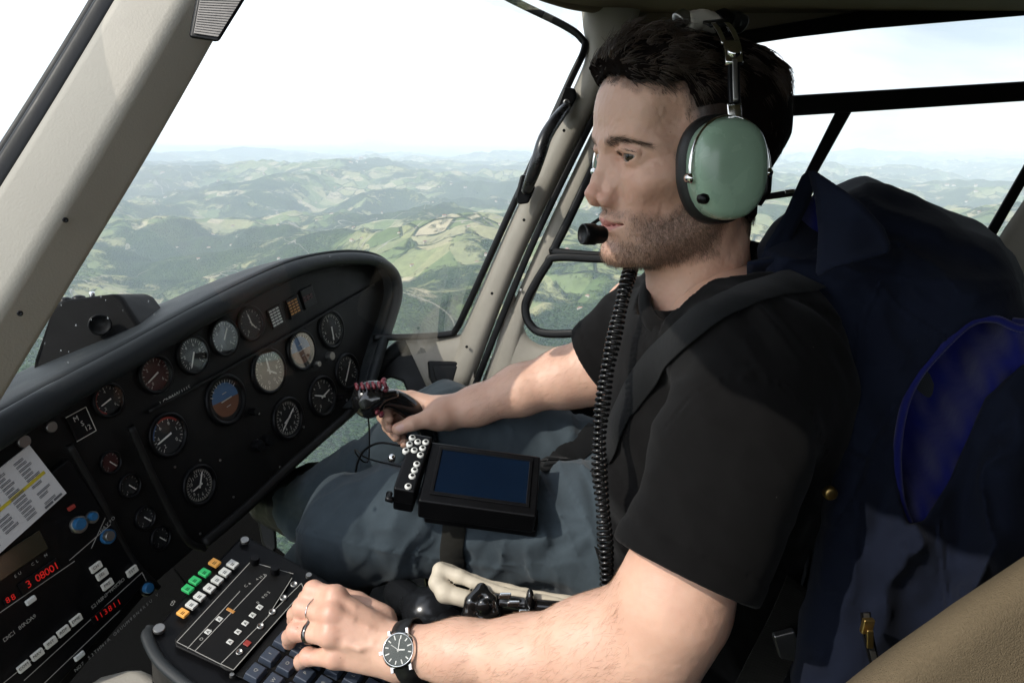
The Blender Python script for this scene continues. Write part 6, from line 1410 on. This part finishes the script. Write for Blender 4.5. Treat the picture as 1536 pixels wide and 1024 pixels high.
def pl2(x, y, pts):
    d = np.full(x.shape, 1e9, np.float32); P_ = q2(pts)
    for (ax, ay), (bx, by) in zip(P_[:-1], P_[1:]):
        ex, ey = bx-ax, by-ay; t = np.clip(((x-ax)*ex+(y-ay)*ey)/(ex*ex+ey*ey), 0, 1); d = np.minimum(d, np.hypot(x-ax-ex*t, y-ay-ey*t))
    return d
def frontd(x, y):
    px, py = x/S0, y/S0
    d = .70-.06*np.clip((py-430)/400, 0, 1)+.10*np.clip((420-py)/150, 0, 1)-.02*np.clip((px-1350)/200, 0, 1)
    return d
def jk_sdf(P):
    x, y, z = P[:, 0], P[:, 1], P[:, 2]; px, py = x/S0, y/S0
    d2 = polysdf(x, y, BODY); r = .055; fd = frontd(x, y); zc = fd+.17; w = np.abs(z-zc)-.17
    a, b = np.maximum(d2+r, 0), np.maximum(w+r, 0); d = np.sqrt(a*a+b*b)+np.minimum(np.maximum(d2+r, w+r), 0)-r
    # folds: swags over the shoulder, long drapes below
    n1 = noise3(np.stack([px/90, py/90, z*4], -1), 5); n2 = noise3(np.stack([px/30, py/34, z*8], -1), 6)
    up = np.clip((470-py)/90, 0, 1)*np.clip(-d2/.03, 0, 1); d = d+.0075*up*np.sin((py*.085-px*.022)+1.8*n1)*np.clip((px-1270)/60, 0, 1)+.012*n1+.0045*n2
    dn = np.clip((py-540)/120, 0, 1); d = d+.0075*dn*np.sin(px*.048+py*.011+2.2*n1)*np.clip((px-1290)/50, .2, 1)
    rf = np.clip(1-np.abs(np.sin(px*.030+py*.004+1.6*n1+.5*n2)), 0, 1)**3; d = d-.008*rf*dn*np.clip((px-1300)/60, 0, 1); rs_ = np.clip(1-np.abs(np.sin(py*.050-px*.021+1.5*n1+.4*n2)), 0, 1)**3; d = d-.009*rs_*up
    rm = np.clip(1-np.abs(np.sin((px+py)*.022+2*n1+.5*n2)), 0, 1)**4; d = d-.004*rm*np.clip(1-np.abs(py-520)/130, 0, 1)*np.clip((px-1260)/50, 0, 1)
    near = z < zc
    # seams, flap and pocket stand proud on the near side
    for s_ in ([(1320, 425), (1345, 460), (1420, 512)], [(1318, 428), (1290, 490), (1281, 600), (1262, 664)], [(1350, 600), (1310, 660), (1292, 700)], [(1408, 780), (1420, 900), (1440, 1000)]):
        q = pl2(x, y, s_); d = d-.0022*np.exp(-(q/.0024)**2)*near+.0024*np.exp(-((q-.004)/.0014)**2)*near
    pf = polysdf(x, y, FLAP); d = d-.0045*np.clip(.5-pf/.0015, 0, 1)*near*(1+.6*np.clip((-pf)/.012, 0, 1)); pp = polysdf(x, y, POCK); d = d-.0022*np.clip(.5-pp/.0015, 0, 1)*near
    cr = polysdf(x, y, CRES); hol = np.maximum(cr, z-(fd+.12+.05*np.clip((px-1400)/100, 0, 1))); d = smax(d, -hol, .008)
    return d
sdfmesh('shell', jk_sdf, (1110*S0, 240*S0, .55), (1660*S0, 1120*S0, 1.12), .0034, M_navy, jk, xf=XF)
LIN = q2([(1640, 455), (1535, 478), (1460, 466), (1410, 500), (1360, 560), (1338, 650), (1340, 750), (1362, 800), (1392, 796), (1436, 730), (1470, 660), (1500, 600), (1560, 560), (1640, 540)])
def lin_sdf(P):
    x, y, z = P[:, 0], P[:, 1], P[:, 2]; px, py = x/S0, y/S0; fd = frontd(x, y); t = polysdf(x, y, CRES)
    # sheet deep on the left, rising toward the right hand edge of the opening
    rise = np.clip((px-(1368+ .55*np.clip(640-py, -140, 140)))/95, 0, 1); rise = rise*rise*(3-2*rise); zz = fd+.058-.042*rise+.003*noise3(np.stack([px/40, py/60, 0*z], -1), 3)+.004*np.sin(px*.09-py*.05)
    return np.maximum(polysdf(x, y, LIN), np.abs(z-zz)-.0065)
sdfmesh('lining', lin_sdf, (1320*S0, 440*S0, .58), (1660*S0, 820*S0, .88), .0026, M_blue, jk, xf=XF)
edge = spline([(1590, 480, 0), (1535, 493, 0), (1495, 479, 0), (1460, 482, 0), (1425, 510, 0), (1381, 559, 0), (1359, 602, 0), (1348, 655, 0), (1346, 699, 0), (1351, 750, 0), (1363, 784, 0)], 200)
ep = [W(x, y, float(frontd(np.array([x*S0]), np.array([y*S0]))[0])+.004) for x, y, _ in edge]
mb = MB(); mb.tube(ep, [.0036*(1+.10*(k % 2)) for k in range(len(ep))], 12); mb.build('rib_edge', M_blue, jk, smooth=True)
def flap(name, poly, dfun, th, m, bumps=.003, seed=1, hem=True, lo=.55, hi=.95, res=.0024):
    PL = q2(poly)
    def f(P):
        x, y, z = P[:, 0], P[:, 1], P[:, 2]; px, py = x/S0, y/S0; zz = dfun(px, py)+bumps*noise3(np.stack([px/45, py/45, 0*z], -1), seed)
        e = polysdf(x, y, PL); w = np.abs(z-zz)-th-(.0012*np.exp(-((e+.006)/.0018)**2) if hem else 0); r = th*.8
        a, b = np.maximum(e+r, 0), np.maximum(w+r, 0); return np.sqrt(a*a+b*b)+np.minimum(np.maximum(e+r, w+r), 0)-r
    A_ = np.array(PL); return sdfmesh(name, f, (A_[:, 0].min()-.02, A_[:, 1].min()-.02, lo), (A_[:, 0].max()+.02, A_[:, 1].max()+.02, hi), res, m, jk, xf=XF)
flap('collar', [(1211, 257), (1222, 255), (1262, 282), (1292, 303), (1326, 340), (1337, 368), (1334, 380), (1290, 392), (1252, 402), (1229, 416), (1223, 410), (1227, 350), (1222, 300)], lambda px, py: .655+.05*np.clip((1290-px)/90, 0, 1)**2-.03*np.clip((py-330)/70, 0, 1)+.0*px, .0035, M_navy)
flap('collar', [(1203, 262), (1216, 255), (1224, 275), (1212, 310), (1192, 350), (1178, 392), (1140, 392), (1148, 366), (1178, 318)], lambda px, py: .73+.02*np.clip((py-300)/80, 0, 1), .0045, M_navy, seed=4)
flap('collar', [(1120, 392), (1225, 372), (1262, 378), (1262, 430), (1120, 440)], lambda px, py: .735+.03*np.clip((py-390)/30, 0, 1), .012, M_navy, seed=6, hi=1.0)
flap('inner_lining', [(1222, 290), (1240, 300), (1240, 400), (1140, 400), (1150, 358), (1180, 325)], lambda px, py: .775+.02*np.sin(px*.06), .004, M_blue, seed=5)
# button and zip
c = W(1246, 740, .632); a1, a2 = np.array([1, 0, 0.]), np.array([0, 0, 1.]); MB().lathe(c, a1, a2, np.array([0, -1., 0]), [(.006, -.004), (.006, .001), (.004, .0024), (.0001, .0018)], 18).build('snap_button', M_brass, jk, smooth=True)
zp = spline(P3([(1298, 918, .605), (1302, 950, .604), (1310, 985, .604), (1322, 1030, .604)]), 50); mb = MB(); strip(mb, zp, rr(.0042, .0010), np.array([0, -1., .2])); mb.build('zip_tape', M_blackp, jk)
mb = MB()
for k in range(len(zp)): mb.box(zp[k]+np.array([0, -.0016, 0]), np.array([.0022, 0, 0]), np.array([0, .0006, 0]), np.array([0, 0, .0006]))
mb.build('zip_teeth', M_dull, jk)
mb = MB(); mb.box(W(1301, 938, .600), np.array([.0045, 0, 0]), np.array([0, .0025, 0]), np.array([.0005, 0, .0065])); mb.box(W(1305, 958, .597), np.array([.0028, 0, 0]), np.array([0, .0012, 0]), np.array([-.001, 0, .0085])); mb.build('zip_pull', M_brass, jk, bevel=.001)

# ================================================================ seats, belts and the small hardware
M_seatf = fabric('grey_seat_cloth', (.040, .046, .052), weave=1200, wamt=.5)
seat = thing('pilot_seat', 'dark pilot seat mostly hidden behind the man and the navy jacket', 'seat', W(1150, 1060, .95))
MB().box((.27, .86, -.72), (.27, 0, 0), (0, .23, 0), (0, 0, .085)).build('seat_cushion', M_seatf, seat, bevel=.04, seg=5)
MB().box((.44, .88, -.46), (.05, 0, .02), (0, .19, 0), (-.05, 0, .25)).build('backrest', M_seatf, seat, bevel=.035, seg=5)
MB().box((.25, .88, -.845), (.22, 0, 0), (0, .19, 0), (0, 0, .05)).build('seat_base', M_blackp, seat, bevel=.01)
M_khaki = mat('khaki_seat_cover', (.125, .095, .058), rough=.9, spec=.15, var=.25, vscale=600, bump=.8, bscale=1300, bdist=.0012)
ns = thing('passenger_seat', 'khaki woven seat backrest in the near lower right corner', 'seat', W(1420, 1150, .45))
S1, XF1 = frust(.40)
CU = [(x*S1, y*S1) for x, y in [(1262, 1030), (1345, 968), (1430, 905), (1536, 835), (1640, 770), (1760, 800), (1760, 1300), (1200, 1300), (1215, 1080)]]
def cu_sdf(P):
    x, y, z = P[:, 0], P[:, 1], P[:, 2]; e = polysdf(x, y, CU); r = .028; w = np.abs(z-.42)-.055; a, b = np.maximum(e+r, 0), np.maximum(w+r, 0)
    return np.sqrt(a*a+b*b)+np.minimum(np.maximum(e+r, w+r), 0)-r+.0015*noise3(P*25, 3)
sdfmesh('backrest', cu_sdf, (1190*S1, 750*S1, .33), (1780*S1, 1310*S1, .50), .0035, M_khaki, ns, xf=XF1)
# lap belt: cream padded flap, black buckle
M_cream = mat('cream_leather', (.50, .44, .34), rough=.6, var=.1, vscale=40, bump=.3, bscale=350, bdist=.0008)
lb = thing('lap_belt', 'cream padded lap belt sleeve with glossy black buckle beside the left thigh', 'seat belt', W(720, 890, .80))
def flapc(P):
    p = lambda x, y, d: W(x, y, d); k = .006
    top = chain(P, [p(660, 853, .800), p(690, 864, .795), p(740, 885, .785), (p(800, 897, .775)), p(872, 907, .765), p(930, 912, .76)], [.0055, .0070, .0060, .0050, .0045, .004], .004)
    top = smin(top, chain(P, [p(662, 848, .812), p(712, 868, .808), p(790, 889, .795), p(880, 903, .78)], [.0045]*4, .004), .012)
    roll = chain(P, [p(657, 855, .800), p(655, 874, .792), p(668, 889, .785), p(700, 898, .780)], [.0060, .0085, .0095, .0085], .004)
    return smin(top, roll, .006)+.0010*noise3(P*90, 2)
sdfmesh('padded_sleeve', flapc, *bounds([W(650, 845, .8), W(935, 915, .76), W(700, 900, .78)], .025), .0018, M_cream, lb)
def buck(P):
    p = lambda x, y, d: W(x, y, d)
    d = chain(P, [p(722, 883, .775), p(708, 902, .768), p(700, 925, .765)], [.0065, .008, .006], .002)
    d = smin(d, chain(P, [p(722, 884, .775), p(738, 900, .768), p(742, 918, .765), p(722, 928, .765), p(706, 920, .765)], [.006, .0055, .006, .0065, .006], .002), .003)
    d = np.minimum(d, chain(P, [p(742, 900, .778), p(790, 908, .770), p(850, 912, .765)], [.0085, .008, .0075], .002)); d = np.minimum(d, ell(P, p(726, 910, .762), (.009, .006, .010)))
    d = np.minimum(d, ell(P, p(795, 903, .765), (.005, .008, .016)))
    return d
sdfmesh('buckle', buck, *bounds([W(695, 880, .77), W(860, 930, .76)], .03), .0016, mat('glossy_black_buckle', (.007, .007, .007), rough=.14, bump=0, coat=.5), lb)
for (x, y) in ((770, 905), (757, 893), (786, 918)): c = W(x, y, .757); MB().box(c, np.array([.006, 0, 0]), np.array([0, .002, 0]), np.array([.001, 0, .003])).build('buckle_tab', M_chrome, lb, bevel=.001)
cl = thing('collective_lever', 'dark glossy collective lever lying below the seat edge', 'lever', W(640, 940, .9))
MB().tube(spline(P3([(600, 900, 1.0), (640, 918, .92), (700, 960, .86), (800, 1030, .82)]), 30), [.030]*1+[.030]*29 if False else .022, 18).build('lever_tube', M_blackp, cl, smooth=True)
c = W(648, 918, .89); 
def kn_sdf(P): return smin(ell(P, W(646, 918, .90), (.034, .03, .028)), cap(P, W(646, 918, .90), W(600, 890, .96), .018, .022), .02)
sdfmesh('lever_head', kn_sdf, *bounds([W(646, 918, .90), W(600, 890, .96)], .05), .003, mat('smoky_black_plastic', (.012, .013, .015), rough=.25, bump=0), cl)
sb = thing('side_belt', 'grey webbing belt with a steel buckle at the rear edge of the pilot seat', 'seat belt', W(1160, 1000, .72))
mb = MB(); strip(mb, spline(P3([(1205, 880, .74), (1180, 940, .72), (1150, 1000, .71), (1120, 1060, .71)]), 20), rr(.020, .0012), np.array([0, -1, .3])); mb.build('webbing', M_elastic, sb, smooth=True)
MB().box(W(1180, 968, .712), np.array([.010, 0, .003]), np.array([0, .004, 0]), np.array([-.005, 0, .016])).build('belt_buckle', M_dull, sb, bevel=.002)
cam = bpy.data.cameras.new('camera'); co = bpy.data.objects.new('camera', cam); link(co); co.rotation_euler = (math.pi/2-PITCH, 0, 0)
cam.sensor_width = 36; cam.lens = FPX/1536*36; cam.clip_start = .02; cam.clip_end = 120000; SC.camera = co
cam.shift_y = 0
SC.view_settings.view_transform = 'Standard'; SC.view_settings.look = 'None'; SC.view_settings.gamma = 1; SC.view_settings.exposure = EXPO
SC.cycles.max_bounces = 7; SC.cycles.transparent_max_bounces = 16; SC.cycles.volume_bounces = 1; SC.cycles.caustics_reflective = False; SC.cycles.caustics_refractive = False
